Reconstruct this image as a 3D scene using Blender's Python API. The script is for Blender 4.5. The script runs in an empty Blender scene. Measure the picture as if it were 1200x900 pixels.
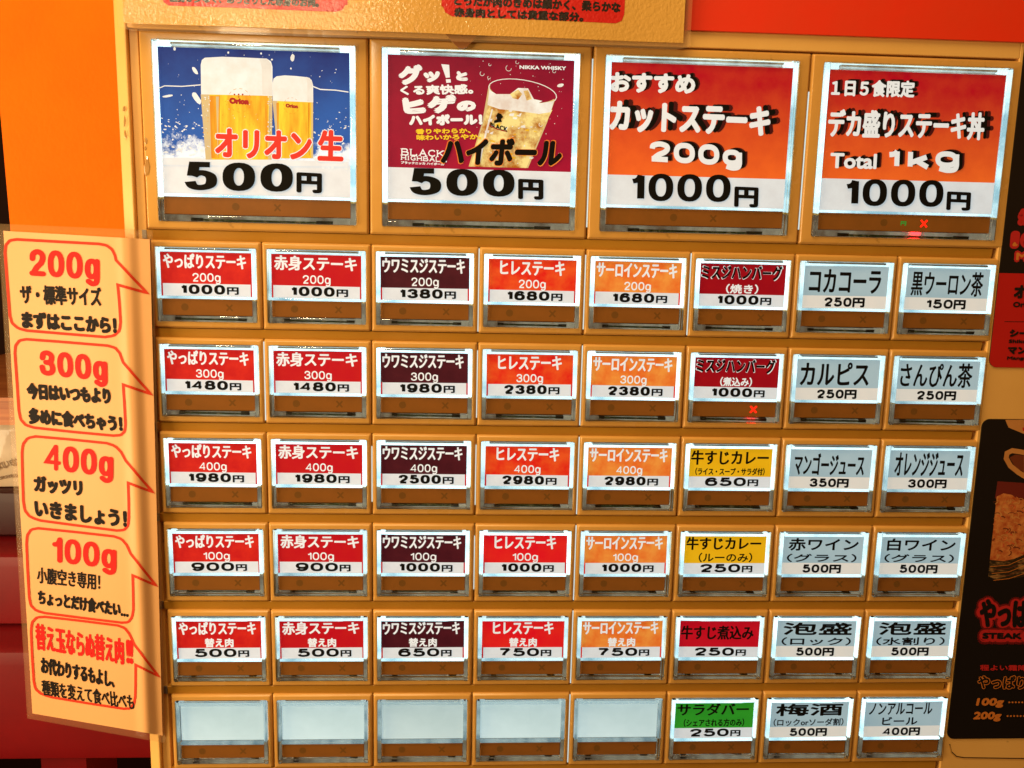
import bpy, bmesh, math, random
from math import radians, pi, sin, cos
random.seed(7)
SC = bpy.context.scene
COL = SC.collection
MM = 0.001

# ---------------------------------------------------------------- camera, world, lights, exposure
# panel space: X right, Y down, Z into the machine, in millimetres; the button fronts lie at Z = 0
ROT = ((0.99851, -0.02232, -0.04935), (0.01404, 0.98684, -0.16109), (0.05224, 0.16016, 0.98571))
CAM = (-43.72, -106.24, -320.10)
FPX = 1000.0


def W(x, y, z):                      # panel mm -> world metres
    return (x * MM, z * MM, -y * MM)


def U(u, v, Z=0.0):                  # photograph pixel -> place on the panel at depth Z
    a, b = (u - 600) / FPX, (v - 450) / FPX
    d = [ROT[0][i] * a + ROT[1][i] * b + ROT[2][i] for i in range(3)]
    s = (Z - CAM[2]) / d[2]
    return (CAM[0] + s * d[0], CAM[1] + s * d[1])


from mathutils import Matrix, Vector
cam = bpy.data.cameras.new('camera')
cam.sensor_width = 36
cam.lens = 36 * FPX / 1200
cam.clip_start = 0.01
cam.clip_end = 50
camo = bpy.data.objects.new('camera', cam)
COL.objects.link(camo)
r_ = Vector(W(*ROT[0])).normalized()
d_ = Vector(W(*ROT[1])).normalized()
f_ = Vector(W(*ROT[2])).normalized()
m = Matrix((r_, -d_, -f_)).transposed().to_4x4()
m.translation = Vector(W(*CAM))
camo.matrix_world = m
SC.camera = camo

world = bpy.data.worlds.new('World')
SC.world = world
world.use_nodes = True
bg = world.node_tree.nodes['Background']
bg.inputs[0].default_value = (1.0, 0.31, 0.03, 1)
bg.inputs[1].default_value = 0.15


def area(name, pos, target, size, energy, color, sizey=None):
    l = bpy.data.lights.new(name, 'AREA')
    l.energy = energy
    l.color = color
    l.size = size
    if sizey:
        l.shape = 'RECTANGLE'
        l.size_y = sizey
    o = bpy.data.objects.new(name, l)
    COL.objects.link(o)
    o.location = W(*pos)
    o.rotation_euler = (Vector(W(*target)) - Vector(W(*pos))).to_track_quat('-Z', 'Y').to_euler()
    return o


area('ceiling_lamp', (-270, -305, -560), (-160, -60, 0), 0.085, 1.05, (1.0, 0.78, 0.46), 0.035)
area('added_overhead_light', (-170, -540, -250), (-60, -40, 0), 0.30, 2.4, (1.0, 0.72, 0.36))  # unseen overhead light, added to graze the panel and brighten the bezels' top edges
area('room_lamp_left', (-590, 0, -190), (-170, -20, 0), 0.35, 4.2, (1.0, 0.74, 0.42))
SC.view_settings.view_transform = 'Standard'
SC.view_settings.look = 'None'
SC.view_settings.exposure = 0.0
SC.view_settings.gamma = 1.0
SC.render.resolution_x = 1200
SC.render.resolution_y = 900
SC.cycles.max_bounces = 10
SC.cycles.transmission_bounces = 8
SC.cycles.sample_clamp_indirect = 4

# ---------------------------------------------------------------- materials


def lin(c):
    def f(x):
        x /= 255.0
        return x / 12.92 if x <= 0.04045 else ((x + 0.055) / 1.055) ** 2.4
    return tuple(f(x) for x in c)


def mat(name, rgb, rough=0.5, emis=None, es=0.0, coat=0.0, metal=0.0, rgb2=None, nscale=60, ncon=(0.35, 0.65),
        sharp=None, bump=0.0, bscale=300, trans=0.0, ior=1.45, alpha=1.0, spec=0.5, aniso=None, grad=None, coat_rough=0.05, rvar=0.0, dirt=0):
    m = bpy.data.materials.new(name)
    m.use_nodes = True
    nt = m.node_tree
    b = nt.nodes['Principled BSDF']
    I = b.inputs
    I['Base Color'].default_value = (*rgb, 1)
    I['Roughness'].default_value = rough
    I['Metallic'].default_value = metal
    I['Coat Weight'].default_value = coat
    I['Coat Roughness'].default_value = coat_rough
    I['Transmission Weight'].default_value = trans
    I['IOR'].default_value = ior
    I['Alpha'].default_value = alpha
    I['Specular IOR Level'].default_value = spec
    tc = nt.nodes.new('ShaderNodeTexCoord')
    vec = tc.outputs['Object']
    if aniso:
        mp = nt.nodes.new('ShaderNodeMapping')
        mp.inputs['Scale'].default_value = aniso
        nt.links.new(vec, mp.inputs[0])
        vec = mp.outputs[0]
    colour = None
    if rgb2 is not None:
        n = nt.nodes.new('ShaderNodeTexNoise')
        n.inputs['Scale'].default_value = nscale
        n.inputs['Detail'].default_value = 6
        n.inputs['Roughness'].default_value = 0.6
        nt.links.new(vec, n.inputs[0])
        mr = nt.nodes.new('ShaderNodeMapRange')
        mr.inputs[1].default_value, mr.inputs[2].default_value = ncon
        nt.links.new(n.outputs['Fac'], mr.inputs[0])
        fac = mr.outputs[0]
        if grad:                     # (axis, from, to, weight): printed colour run
            sx = nt.nodes.new('ShaderNodeSeparateXYZ')
            nt.links.new(tc.outputs['Object'], sx.inputs[0])
            g = nt.nodes.new('ShaderNodeMapRange')
            g.inputs[1].default_value, g.inputs[2].default_value = grad[1], grad[2]
            nt.links.new(sx.outputs[grad[0]], g.inputs[0])
            mx = nt.nodes.new('ShaderNodeMix')
            mx.inputs[0].default_value = grad[3]
            nt.links.new(fac, mx.inputs[2])
            nt.links.new(g.outputs[0], mx.inputs[3])
            fac = mx.outputs[0]
        if sharp:
            ms = nt.nodes.new('ShaderNodeMapRange')
            ms.inputs[1].default_value, ms.inputs[2].default_value = sharp
            nt.links.new(fac, ms.inputs[0])
            fac = ms.outputs[0]
        mc = nt.nodes.new('ShaderNodeMix')
        mc.data_type = 'RGBA'
        nt.links.new(fac, mc.inputs[0])
        mc.inputs[6].default_value = (*rgb, 1)
        mc.inputs[7].default_value = (*rgb2, 1)
        colour = mc.outputs[2]
        nt.links.new(colour, I['Base Color'])
    if dirt:
        nd = nt.nodes.new('ShaderNodeTexNoise')
        nd.inputs['Scale'].default_value = 170
        nd.inputs['Detail'].default_value = 3
        nt.links.new(tc.outputs['Object'], nd.inputs[0])
        md = nt.nodes.new('ShaderNodeMapRange')
        md.inputs[1].default_value, md.inputs[2].default_value, md.inputs[4].default_value = .70, .76, dirt
        nt.links.new(nd.outputs['Fac'], md.inputs[0])
        xd = nt.nodes.new('ShaderNodeMix')
        xd.data_type = 'RGBA'
        nt.links.new(md.outputs[0], xd.inputs[0])
        nt.links.new(colour, xd.inputs[6])
        xd.inputs[7].default_value = (.16, .06, .012, 1)
        colour = xd.outputs[2]
        nt.links.new(colour, I['Base Color'])
    if es > 0:
        I['Emission Strength'].default_value = es
        if emis is None:
            emis = (1, 1, 1)
        if colour is not None:
            ml = nt.nodes.new('ShaderNodeMix')
            ml.data_type = 'RGBA'
            ml.blend_type = 'MULTIPLY'
            ml.inputs[0].default_value = 1
            nt.links.new(colour, ml.inputs[6])
            ml.inputs[7].default_value = (*emis, 1)
            nt.links.new(ml.outputs[2], I['Emission Color'])
        else:
            I['Emission Color'].default_value = (*[a * c for a, c in zip(rgb, emis)], 1)
    if rvar > 0:
        n3 = nt.nodes.new('ShaderNodeTexNoise')
        n3.inputs['Scale'].default_value = 35
        n3.inputs['Detail'].default_value = 5
        nt.links.new(tc.outputs['Object'], n3.inputs[0])
        m3 = nt.nodes.new('ShaderNodeMapRange')
        m3.inputs[1].default_value, m3.inputs[2].default_value = 0.35, 0.7
        m3.inputs[3].default_value, m3.inputs[4].default_value = max(0.02, rough - rvar), rough + rvar
        nt.links.new(n3.outputs['Fac'], m3.inputs[0])
        nt.links.new(m3.outputs[0], I['Roughness'])
    if bump > 0:
        n2 = nt.nodes.new('ShaderNodeTexNoise')
        n2.inputs['Scale'].default_value = bscale
        n2.inputs['Detail'].default_value = 4
        nt.links.new(tc.outputs['Object'], n2.inputs[0])
        bp = nt.nodes.new('ShaderNodeBump')
        bp.inputs['Strength'].default_value = bump
        bp.inputs['Distance'].default_value = 0.0005
        nt.links.new(n2.outputs['Fac'], bp.inputs['Height'])
        nt.links.new(bp.outputs[0], I['Normal'])
        if coat > 0:
            nt.links.new(bp.outputs[0], I['Coat Normal'])
    return m


BACK = (0.62, 0.88, 1.0)             # colour of the tubes behind the labels


def pmat(name, srgb, srgb2=None, k=0.68, dif=0.55, **kw):
    """translucent printed paper lit from behind"""
    c = tuple(x * dif for x in lin(srgb))
    c2 = tuple(x * dif for x in lin(srgb2)) if srgb2 else None
    return mat(name, c, rough=0.5, rgb2=c2, emis=BACK, es=k / dif, spec=0.25, **kw)


M = {}
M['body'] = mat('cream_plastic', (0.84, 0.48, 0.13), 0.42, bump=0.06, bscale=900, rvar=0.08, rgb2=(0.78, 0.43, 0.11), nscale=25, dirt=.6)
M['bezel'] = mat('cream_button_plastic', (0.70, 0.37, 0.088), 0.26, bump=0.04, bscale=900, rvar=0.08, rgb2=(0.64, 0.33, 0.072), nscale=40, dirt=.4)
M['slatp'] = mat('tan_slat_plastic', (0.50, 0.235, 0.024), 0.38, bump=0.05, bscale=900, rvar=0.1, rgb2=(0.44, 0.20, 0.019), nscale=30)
M['groove'] = mat('dark_groove', (0.05, 0.02, 0.008), 0.6)
M['metal'] = mat('grey_steel', (0.30, 0.30, 0.28), 0.35, metal=0.8)
M['acrylic'] = mat('clear_acrylic', (0.93, 0.97, 0.97), 0.04, trans=1.0, ior=1.45, bump=0.10, bscale=220)
M['glow'] = mat('white_tube_light', (0.9, 0.95, 0.95), 0.5, emis=(0.66, 0.90, 0.97), es=1.9, rgb2=(0.34, 0.46, 0.50), nscale=48, ncon=(.46, .66))
M['dimglow'] = mat('dim_panel_edge', (0.30, 0.36, 0.37), 0.4, emis=(0.82, 0.90, 0.88), es=1.2, rgb2=(0.14, 0.20, 0.23), nscale=150, ncon=(.42, .62))
M['joint'] = mat('joint_light', (0.5, 0.55, 0.55), 0.5, emis=(0.66, 0.88, 0.97), es=1.3)
M['panel_blank'] = mat('milky_lit_panel', (0.24, 0.31, 0.31), 0.45, emis=(0.70, 0.80, 0.86), es=1.95, rgb2=(0.31, 0.38, 0.38), nscale=22, coat=0.2, coat_rough=0.15)
def uneven(m, lo, hi):
    """tubes of different age: each lamp a little brighter or dimmer"""
    nt = m.node_tree
    oi = nt.nodes.new('ShaderNodeObjectInfo')
    r = nt.nodes.new('ShaderNodeMapRange')
    r.inputs[3].default_value, r.inputs[4].default_value = lo, hi
    nt.links.new(oi.outputs['Random'], r.inputs[0])
    nt.links.new(r.outputs[0], nt.nodes['Principled BSDF'].inputs['Emission Strength'])


uneven(M['glow'], 1.0, 2.0)
uneven(M['panel_blank'], 1.5, 2.0)
M['slot'] = mat('grey_slot_plastic', (0.36, 0.42, 0.44), 0.3)
M['tray'] = mat('milky_glowing_tray_plastic', (0.50, 0.55, 0.54), 0.35, rgb2=(0.20, 0.17, 0.14), nscale=70, ncon=(.4,.62), emis=(1.0, .88, .68), es=0.34)  # faint glow added to the plastic for tube light spilling into the tray
M['bar'] = mat('smoked_brown_plastic', (0.28, 0.105, 0.020), 0.25, coat=0.3, coat_rough=0.15, rgb2=(0.23, 0.09, 0.018), nscale=70, bump=0.02)
M['mark'] = mat('dark_indicator_mark', (0.17, 0.075, 0.016), 0.25, coat=0.3)
M['crossred'] = mat('lit_red_lamp', (0.9, 0.03, 0.01), 0.4, emis=(1.0, 0.35, 0.3), es=1.6)
M['ledred'] = mat('red_led', (0.9, 0.02, 0.02), 0.4, emis=(1.0, 0.4, 0.5), es=22.0)
M['ledgreen'] = mat('dim_green_led', (0.02, 0.25, 0.03), 0.4, es=0.5)
M['pcb'] = mat('green_circuit_board', (0.035, 0.07, 0.025), 0.4, rgb2=(0.25, 0.26, 0.14), nscale=250, ncon=(0.5, 0.6))
M['pcbdark'] = mat('dark_clip', (0.02, 0.025, 0.012), 0.4)
M['white'] = pmat('white_print', (244, 236, 234), (232, 222, 220), nscale=90)
M['whitetext'] = pmat('white_ink', (250, 238, 232))
M['ink'] = mat('black_ink', (0.008, 0.007, 0.006), 0.7, spec=0.06)
M['red1'] = pmat('red_print', (200, 12, 20), (224, 38, 24), nscale=130)
M['red2'] = pmat('crimson_print', (200, 8, 26), (205, 24, 24), nscale=90)
M['dark'] = pmat('dark_maroon_print', (66, 12, 22), (84, 20, 28), nscale=110)
M['bright'] = pmat('bright_red_print', (236, 24, 18), (246, 84, 30), nscale=150)
M['brightr'] = pmat('clear_red_print', (236, 14, 30), (240, 40, 28), nscale=80)
M['orange'] = pmat('orange_print', (246, 104, 34), (254, 150, 60), nscale=150)
M['deep'] = pmat('deep_red_print', (158, 6, 22), (172, 12, 22), nscale=90)
M['crim'] = pmat('strong_crimson_print', (206, 10, 30), (212, 18, 34), nscale=80)
M['yellow'] = pmat('amber_print', (248, 172, 14), (255, 186, 24), nscale=50)
M['green'] = pmat('green_print', (44, 142, 34), (56, 158, 38), nscale=50)
M['blue'] = pmat('grey_blue_print', (198, 212, 216), (172, 194, 202), nscale=24, k=0.56)
M['cream'] = pmat('pale_pink_print', (252, 228, 210), (240, 222, 208), nscale=60)
M['steakgrad'] = pmat('red_orange_print', (188, 4, 26), (255, 104, 34), nscale=120, grad=(2, 0.020, -0.014, 0.84), k=.72)
M['beerblue'] = pmat('blue_splash_print', (20, 40, 110), (42, 96, 178), nscale=60, grad=(2, 0.024, -0.004, 0.7))
M['splash'] = pmat('foaming_splash_print', (30, 66, 140), (240, 238, 240), nscale=170, ncon=(.3, .7), grad=(2, -0.002, -0.019, .58), sharp=(.42, .56))


def splash(m):
    """printed froth: white patches that close up towards the foot of the picture"""
    nt = m.node_tree
    N, L = nt.nodes.new, nt.links.new
    tc = N('ShaderNodeTexCoord')
    n = N('ShaderNodeTexNoise')
    n.inputs['Scale'].default_value = 130
    n.inputs['Detail'].default_value = 8
    n.inputs['Roughness'].default_value = .72
    L(tc.outputs['Object'], n.inputs[0])
    sx = N('ShaderNodeSeparateXYZ')
    L(tc.outputs['Object'], sx.inputs[0])
    g = N('ShaderNodeMapRange')
    g.inputs[1].default_value, g.inputs[2].default_value, g.inputs[3].default_value, g.inputs[4].default_value = .003, -.013, -.32, .21
    g.clamp = True
    L(sx.outputs[2], g.inputs[0])
    ad = N('ShaderNodeMath')
    L(n.outputs['Fac'], ad.inputs[0])
    L(g.outputs[0], ad.inputs[1])
    r = N('ShaderNodeMapRange')
    r.inputs[1].default_value, r.inputs[2].default_value = .47, .62
    L(ad.outputs[0], r.inputs[0])
    b = nt.nodes['Principled BSDF']
    for sock, w in (('Base Color', .5), ('Emission Color', .56)):
        old = b.inputs[sock].links[0].from_socket
        mx = N('ShaderNodeMix')
        mx.data_type = 'RGBA'
        L(r.outputs[0], mx.inputs[0])
        L(old, mx.inputs[6])
        mx.inputs[7].default_value = (w, w * .97, w, 1) if sock == 'Base Color' else (w * .62, w * .84, w, 1)
        L(mx.outputs[2], b.inputs[sock])


splash(M['beerblue'])
M['foam'] = pmat('beer_foam_print', (238, 226, 216), (250, 242, 238), nscale=140)
M['foamshade'] = pmat('shaded_foam_print', (230, 214, 202), (240, 228, 218), nscale=160)
M['beer'] = pmat('beer_print', (232, 140, 22), (255, 210, 50), nscale=45, aniso=(4, 1, 0.8), ncon=(0.34, 0.6))
M['amber'] = pmat('amber_beer_print', (226, 130, 22), (238, 166, 34), nscale=90, aniso=(6, 1, 0.6))
M['beeredge'] = pmat('beer_glass_edge_print', (206, 178, 140), (232, 190, 112), nscale=90)
M['maroon'] = pmat('wine_red_print', (138, 8, 40), (178, 12, 48), nscale=60, grad=(2, 0.02, -0.02, 0.55))
M['whisky'] = pmat('whisky_print', (186, 104, 22), (255, 222, 140), nscale=190, ncon=(0.38, 0.58))
M['ice'] = pmat('ice_print', (232, 206, 190), (255, 246, 236), nscale=160)
M['redink'] = pmat('red_ink', (236, 52, 36))
M['yellowink'] = pmat('yellow_ink', (250, 200, 40))
M['logo'] = pmat('dark_red_ink', (176, 30, 24))
M['shade'] = pmat('soft_black_ink', (78, 18, 14))
M['sheet'] = mat('yellow_paper', (0.84, 0.44, 0.165), 0.5, coat=0.12, coat_rough=0.25, rgb2=(0.82, 0.42, 0.15), nscale=12)
M['notice'] = mat('yellow_notice_paper', (0.70, 0.38, 0.07), 0.5, coat=1.0, coat_rough=0.09, bump=0.45, bscale=900, rgb2=(0.66, 0.35, 0.06), nscale=12)
M['film'] = mat('clear_laminate_film', (0.95, 0.6, 0.28), 0.15, alpha=0.08, coat=0.3, bump=0.05, bscale=60)
M['redpaper'] = mat('red_print_on_notice', (0.62, 0.012, 0.008), 0.4, coat=1.0, coat_rough=0.09, bump=0.45, bscale=900)
M['inkn'] = mat('black_ink_glossy', (0.012, 0.008, 0.006), 0.4, coat=1.0, coat_rough=0.09, bump=0.45, bscale=900)
M['redline'] = mat('red_outline_ink', (0.66, 0.04, 0.012), 0.6, spec=0.2)
M['redhead'] = mat('scarlet_ink', (0.80, 0.012, 0.008), 0.6, spec=0.2)
M['blackhead'] = mat('black_marker_ink', (0.010, 0.006, 0.005), 0.6, spec=0.15)
M['wall'] = mat('orange_wall_paint', (0.80, 0.155, 0.001), 0.7, spec=0.1, bump=0.4, bscale=520, rgb2=(0.76, 0.13, 0.001), nscale=14)
M['header'] = mat('scarlet_board', (0.85, 0.035, 0.006), 0.5, bump=0.08, bscale=260, rgb2=(0.80, 0.042, 0.008), nscale=40)
M['tape'] = mat('brown_corner_clip', (0.34, 0.12, 0.025), 0.3, coat=0.4)
M['pblack'] = mat('black_menu_print', (0.008, 0.006, 0.005), 0.42, coat=0.15, coat_rough=0.25)
M['pred'] = mat('red_menu_print', (0.50, 0.012, 0.010), 0.42, coat=0.15, coat_rough=0.25)
M['pglow'] = mat('crimson_menu_print', (0.50, 0.02, 0.02), 0.42, coat=0.1)
M['pglow2'] = mat('dim_crimson_menu_print', (0.15, 0.008, 0.008), 0.42, coat=0.1)
M['porange'] = mat('orange_menu_ink', (0.62, 0.19, 0.03), 0.42)
M['pcup'] = mat('cup_print', (0.60, 0.26, 0.07), 0.42, rgb2=(0.50, 0.20, 0.05), nscale=60)
M['pcup2'] = mat('cup_shadow_print', (0.16, 0.035, 0.012), 0.42)
M['psalad'] = mat('salad_print', (0.40, 0.07, 0.015), 0.42, rgb2=(0.66, 0.24, 0.06), nscale=420)
M['psalad2'] = mat('salad_red_print', (0.55, 0.05, 0.02), 0.42, rgb2=(0.70, 0.20, 0.05), nscale=300)
M['pbowl'] = mat('bowl_print', (0.03, 0.018, 0.008), 0.42, rgb2=(0.30, 0.16, 0.05), nscale=160, aniso=(1, 1, 3.2), ncon=(0.5, 0.62))
M['pmaroon'] = mat('bowl_rim_print', (0.15, 0.018, 0.012), 0.42)
M['benchred'] = mat('red_vinyl', (0.22, 0.002, 0.004), 0.5, bump=0.1, bscale=60, rgb2=(0.16, 0.002, 0.004), nscale=12)
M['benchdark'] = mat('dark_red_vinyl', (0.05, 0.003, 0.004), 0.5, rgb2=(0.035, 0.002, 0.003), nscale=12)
M['wood'] = mat('reddish_wood', (0.45, 0.16, 0.05), 0.5, rgb2=(0.30, 0.08, 0.02), nscale=60, aniso=(0.2, 1, 8))
M['bag'] = mat('white_wrapper', (0.72, 0.60, 0.44), 0.35, coat=0.5, rgb2=(0.62, 0.50, 0.34), nscale=30, bump=0.5, bscale=40)
M['baginK'] = mat('grey_wrapper_ink', (0.20, 0.12, 0.06), 0.5)
M['floor'] = mat('dark_floor', (0.03, 0.012, 0.010), 0.5, rgb2=(0.05, 0.02, 0.012), nscale=8)
M['dark_back'] = mat('dark_back_wall', (0.05, 0.012, 0.008), 0.7, rgb2=(0.03, 0.008, 0.006), nscale=5)
M['stain'] = mat('brown_stain', (0.42, 0.20, 0.04), 0.3, coat=0.4, rgb2=(0.56, 0.29, 0.07), nscale=200)

# ---------------------------------------------------------------- mesh building


class MB:
    """collects geometry in panel millimetres around an origin, then links it as one mesh object"""

    def __init__(s, origin=(0, 0, 0)):
        s.o = origin
        s.v, s.f, s.mi, s.mats = [], [], [], []
        s.z = 0.0

    def slot(s, m):
        if m not in s.mats:
            s.mats.append(m)
        return s.mats.index(m)

    def add(s, vs, fs, m):
        b = len(s.v)
        i = s.slot(m)
        s.v.extend(vs)
        for f in fs:
            s.f.append(tuple(b + k for k in f))
            s.mi.append(i)

    def box(s, x0, y0, z0, x1, y1, z1, m):
        vs = [(x, y, z) for z in (z0, z1) for y in (y0, y1) for x in (x0, x1)]
        s.add(vs, [(0, 2, 3, 1), (4, 5, 7, 6), (0, 1, 5, 4), (2, 6, 7, 3), (0, 4, 6, 2), (1, 3, 7, 5)], m)

    def poly(s, pts, z, m):
        a = 0
        for i in range(len(pts)):
            x0, y0 = pts[i][:2]
            x1, y1 = pts[(i + 1) % len(pts)][:2]
            a += x0 * y1 - x1 * y0
        idx = list(range(len(pts)))
        if a > 0:
            idx.reverse()
        s.add([(p[0], p[1], z) for p in pts], [tuple(idx)], m)

    def strip(s, pts, w, z, m, closed=False):
        """flat line of width w along pts"""
        n = len(pts)
        L, R = [], []
        for i in range(n):
            if closed:
                a, b = pts[i - 1], pts[(i + 1) % n]
            else:
                a, b = pts[max(0, i - 1)], pts[min(n - 1, i + 1)]
            p = pts[i]
            dx0, dy0 = p[0] - a[0], p[1] - a[1]
            dx1, dy1 = b[0] - p[0], b[1] - p[1]
            l0, l1 = math.hypot(dx0, dy0), math.hypot(dx1, dy1)
            if l0 < 1e-9:
                dx0, dy0, l0 = dx1, dy1, l1
            if l1 < 1e-9:
                dx1, dy1, l1 = dx0, dy0, l0
            n0, n1 = (-dy0 / l0, dx0 / l0), (-dy1 / l1, dx1 / l1)
            nx, ny = n0[0] + n1[0], n0[1] + n1[1]
            l = math.hypot(nx, ny) or 1
            nx, ny = nx / l, ny / l
            k = 1 / max(0.45, nx * n0[0] + ny * n0[1])
            L.append((p[0] + nx * w / 2 * k, p[1] + ny * w / 2 * k, z))
            R.append((p[0] - nx * w / 2 * k, p[1] - ny * w / 2 * k, z))
        rng = range(n if closed else n - 1)
        s.add(L + R, [(i, (i + 1) % n, n + (i + 1) % n, n + i) for i in rng], m)

    def loft(s, loops, m, cap0=False, cap1=False, seg=3, cx=0, cy=0):
        n = 4 * (seg + 1)
        vs = []
        for hw, hh, r, z in loops:
            r = max(r, 0.001)
            for q, (sx, sy) in enumerate(((1, 1), (-1, 1), (-1, -1), (1, -1))):
                for k in range(seg + 1):
                    a = q * pi / 2 + k * pi / 2 / seg
                    vs.append((cx + sx * (hw - r) + r * cos(a), cy + sy * (hh - r) + r * sin(a), z))
        fs = []
        for j in range(len(loops) - 1):
            for i in range(n):
                a, b = j * n + i, j * n + (i + 1) % n
                fs.append((a, b, b + n, a + n))
        if cap0:
            fs.append(tuple(reversed(range(n))))
        if cap1:
            fs.append(tuple(range((len(loops) - 1) * n, len(loops) * n)))
        s.add(vs, fs, m)

    def text(s, txt, quad, m, wt=0.1, wy=None, gap=None, z=None):
        """lettering fitted to quad (top-left, top-right, bottom-left), thickened by wt/wy millimetres"""
        V, T, wh = glyphs(txt)
        wy = wt if wy is None else wy
        P, Q, B = quad
        ex = (Q[0] - P[0], Q[1] - P[1])
        ey = (B[0] - P[0], B[1] - P[1])
        lx, ly = math.hypot(*ex), math.hypot(*ey)
        ux, uy = (ex[0] / lx, ex[1] / lx), (ey[0] / ly, ey[1] / ly)
        iw, ih = max(lx - 2 * wt, lx * 0.3), max(ly - 2 * wy, ly * 0.3)
        base = [(wt + x * iw, wy + y * ih) for x, y in V]
        if wt > 0:
            offs = [(0, 0)] + [(cos(k * pi / 4), sin(k * pi / 4)) for k in range(8)]
            if wt > .9:
                offs = [(0, 0)] + [(.5 * cos(k * pi / 4), .5 * sin(k * pi / 4)) for k in range(8)] + [(cos(k * pi / 10), sin(k * pi / 10)) for k in range(20)]
        else:
            offs = [(0, 0)]
        z = s.z if z is None else z
        for k, (ox, oy) in enumerate(offs):
            vs = []
            for a, b in base:
                a2, b2 = a + ox * wt, b + oy * wy
                vs.append((P[0] + ux[0] * a2 + uy[0] * b2, P[1] + ux[1] * a2 + uy[1] * b2, z - 0.002 * k))
            s.add(vs, T, m)

    def num(s, txt, quad, m, px=.2, py=.1, gap=.16, rnd=False, z=None):
        """grotesque figures drawn as strokes with an oval pen (half widths px, py millimetres)"""
        P, Q, B = quad
        lx, ly = math.hypot(Q[0] - P[0], Q[1] - P[1]), math.hypot(B[0] - P[0], B[1] - P[1])
        ux, uy = ((Q[0] - P[0]) / lx, (Q[1] - P[1]) / lx), ((B[0] - P[0]) / ly, (B[1] - P[1]) / ly)
        desc = 1.26 if 'g' in txt else 1.0
        wd = {'1': .62, 'g': .92, 'k': .98}
        tot = sum(wd.get(c, 1.0) for c in txt) + gap * (len(txt) - 1)
        sx = lx / tot
        sy = ly / desc
        z = s.z if z is None else z
        x = 0
        for c in txt:
            w_ = wd.get(c, 1.0)
            if c == '4':
                px, py = px * .74, py * .8
            for kind, pts in FIG[c]:
                if kind == 'c':
                    pts = spline(pts)
                elif kind == 'o':
                    cx, cy, rx, ry = pts
                    pts = [(cx + rx * math.copysign(abs(cos(a)) ** .84, cos(a)), cy + ry * math.copysign(abs(sin(a)) ** .84, sin(a))) for a in [2 * pi * k / 28 for k in range(28)]]
                # into millimetres, kept inside the cell by the pen's size
                mmx = [px + a * (w_ * sx - 2 * px) + x * sx for a, b in pts]
                mmy = [py + b * (sy - 2 * py) for a, b in pts]
                sc = [(a / px, b / py) for a, b in zip(mmx, mmy)]
                t = MB()
                t.strip(sc, 2.0, 0, m, closed=(kind == 'o'))
                s.add([(P[0] + ux[0] * a * px + uy[0] * b * py, P[1] + ux[1] * a * px + uy[1] * b * py, z) for a, b, _ in t.v], t.f, m)
                z -= .002
                if rnd and kind != 'o':
                    for e in (sc[0], sc[-1]):
                        el = ellipse(e[0], e[1], 1, 1, 14)
                        s.add([(P[0] + ux[0] * a * px + uy[0] * b * py, P[1] + ux[1] * a * px + uy[1] * b * py, z) for a, b in el], [tuple(range(14))], m)
                        z -= .001
            if c == '4':
                px, py = px / .74, py / .8
            x += w_ + gap

    def build(s, name, parent=None, smooth=False, fix=False, warp=None):
        me = bpy.data.meshes.new(name)
        v = s.v
        if warp:
            v = [warp(*p) for p in v]
        o = s.o
        me.from_pydata([W(*p) for p in v], [], s.f)
        for x in s.mats:
            me.materials.append(M[x])
        me.polygons.foreach_set('material_index', s.mi)
        if fix:
            bm = bmesh.new()
            bm.from_mesh(me)
            bmesh.ops.recalc_face_normals(bm, faces=bm.faces)
            bm.to_mesh(me)
            bm.free()
        if smooth:
            me.shade_smooth()
            me.set_sharp_from_angle(angle=radians(35))
        me.update()
        return put(me, name, o, parent)


def put(me, name, o=(0, 0, 0), parent=None):
    ob = bpy.data.objects.new(name, me)
    COL.objects.link(ob)
    ob.location = W(*o)
    if parent:
        ob.parent = parent
    return ob


def tag(o, label, cat=None, group=None, kind=None):
    if label:
        o['label'] = label
    if cat:
        o['category'] = cat
    if group:
        o['group'] = group
    if kind:
        o['kind'] = kind
    return o


def spline(p, n=6):
    out = []
    for i in range(len(p) - 1):
        a, b, c, d = p[max(0, i - 1)], p[i], p[i + 1], p[min(len(p) - 1, i + 2)]
        for k in range(n):
            t = k / n
            out.append(tuple(.5 * (2 * b[j] + (c[j] - a[j]) * t + (2 * a[j] - 5 * b[j] + 4 * c[j] - d[j]) * t * t + (3 * b[j] - a[j] - 3 * c[j] + d[j]) * t ** 3) for j in (0, 1)))
    out.append(p[-1])
    return out


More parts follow.
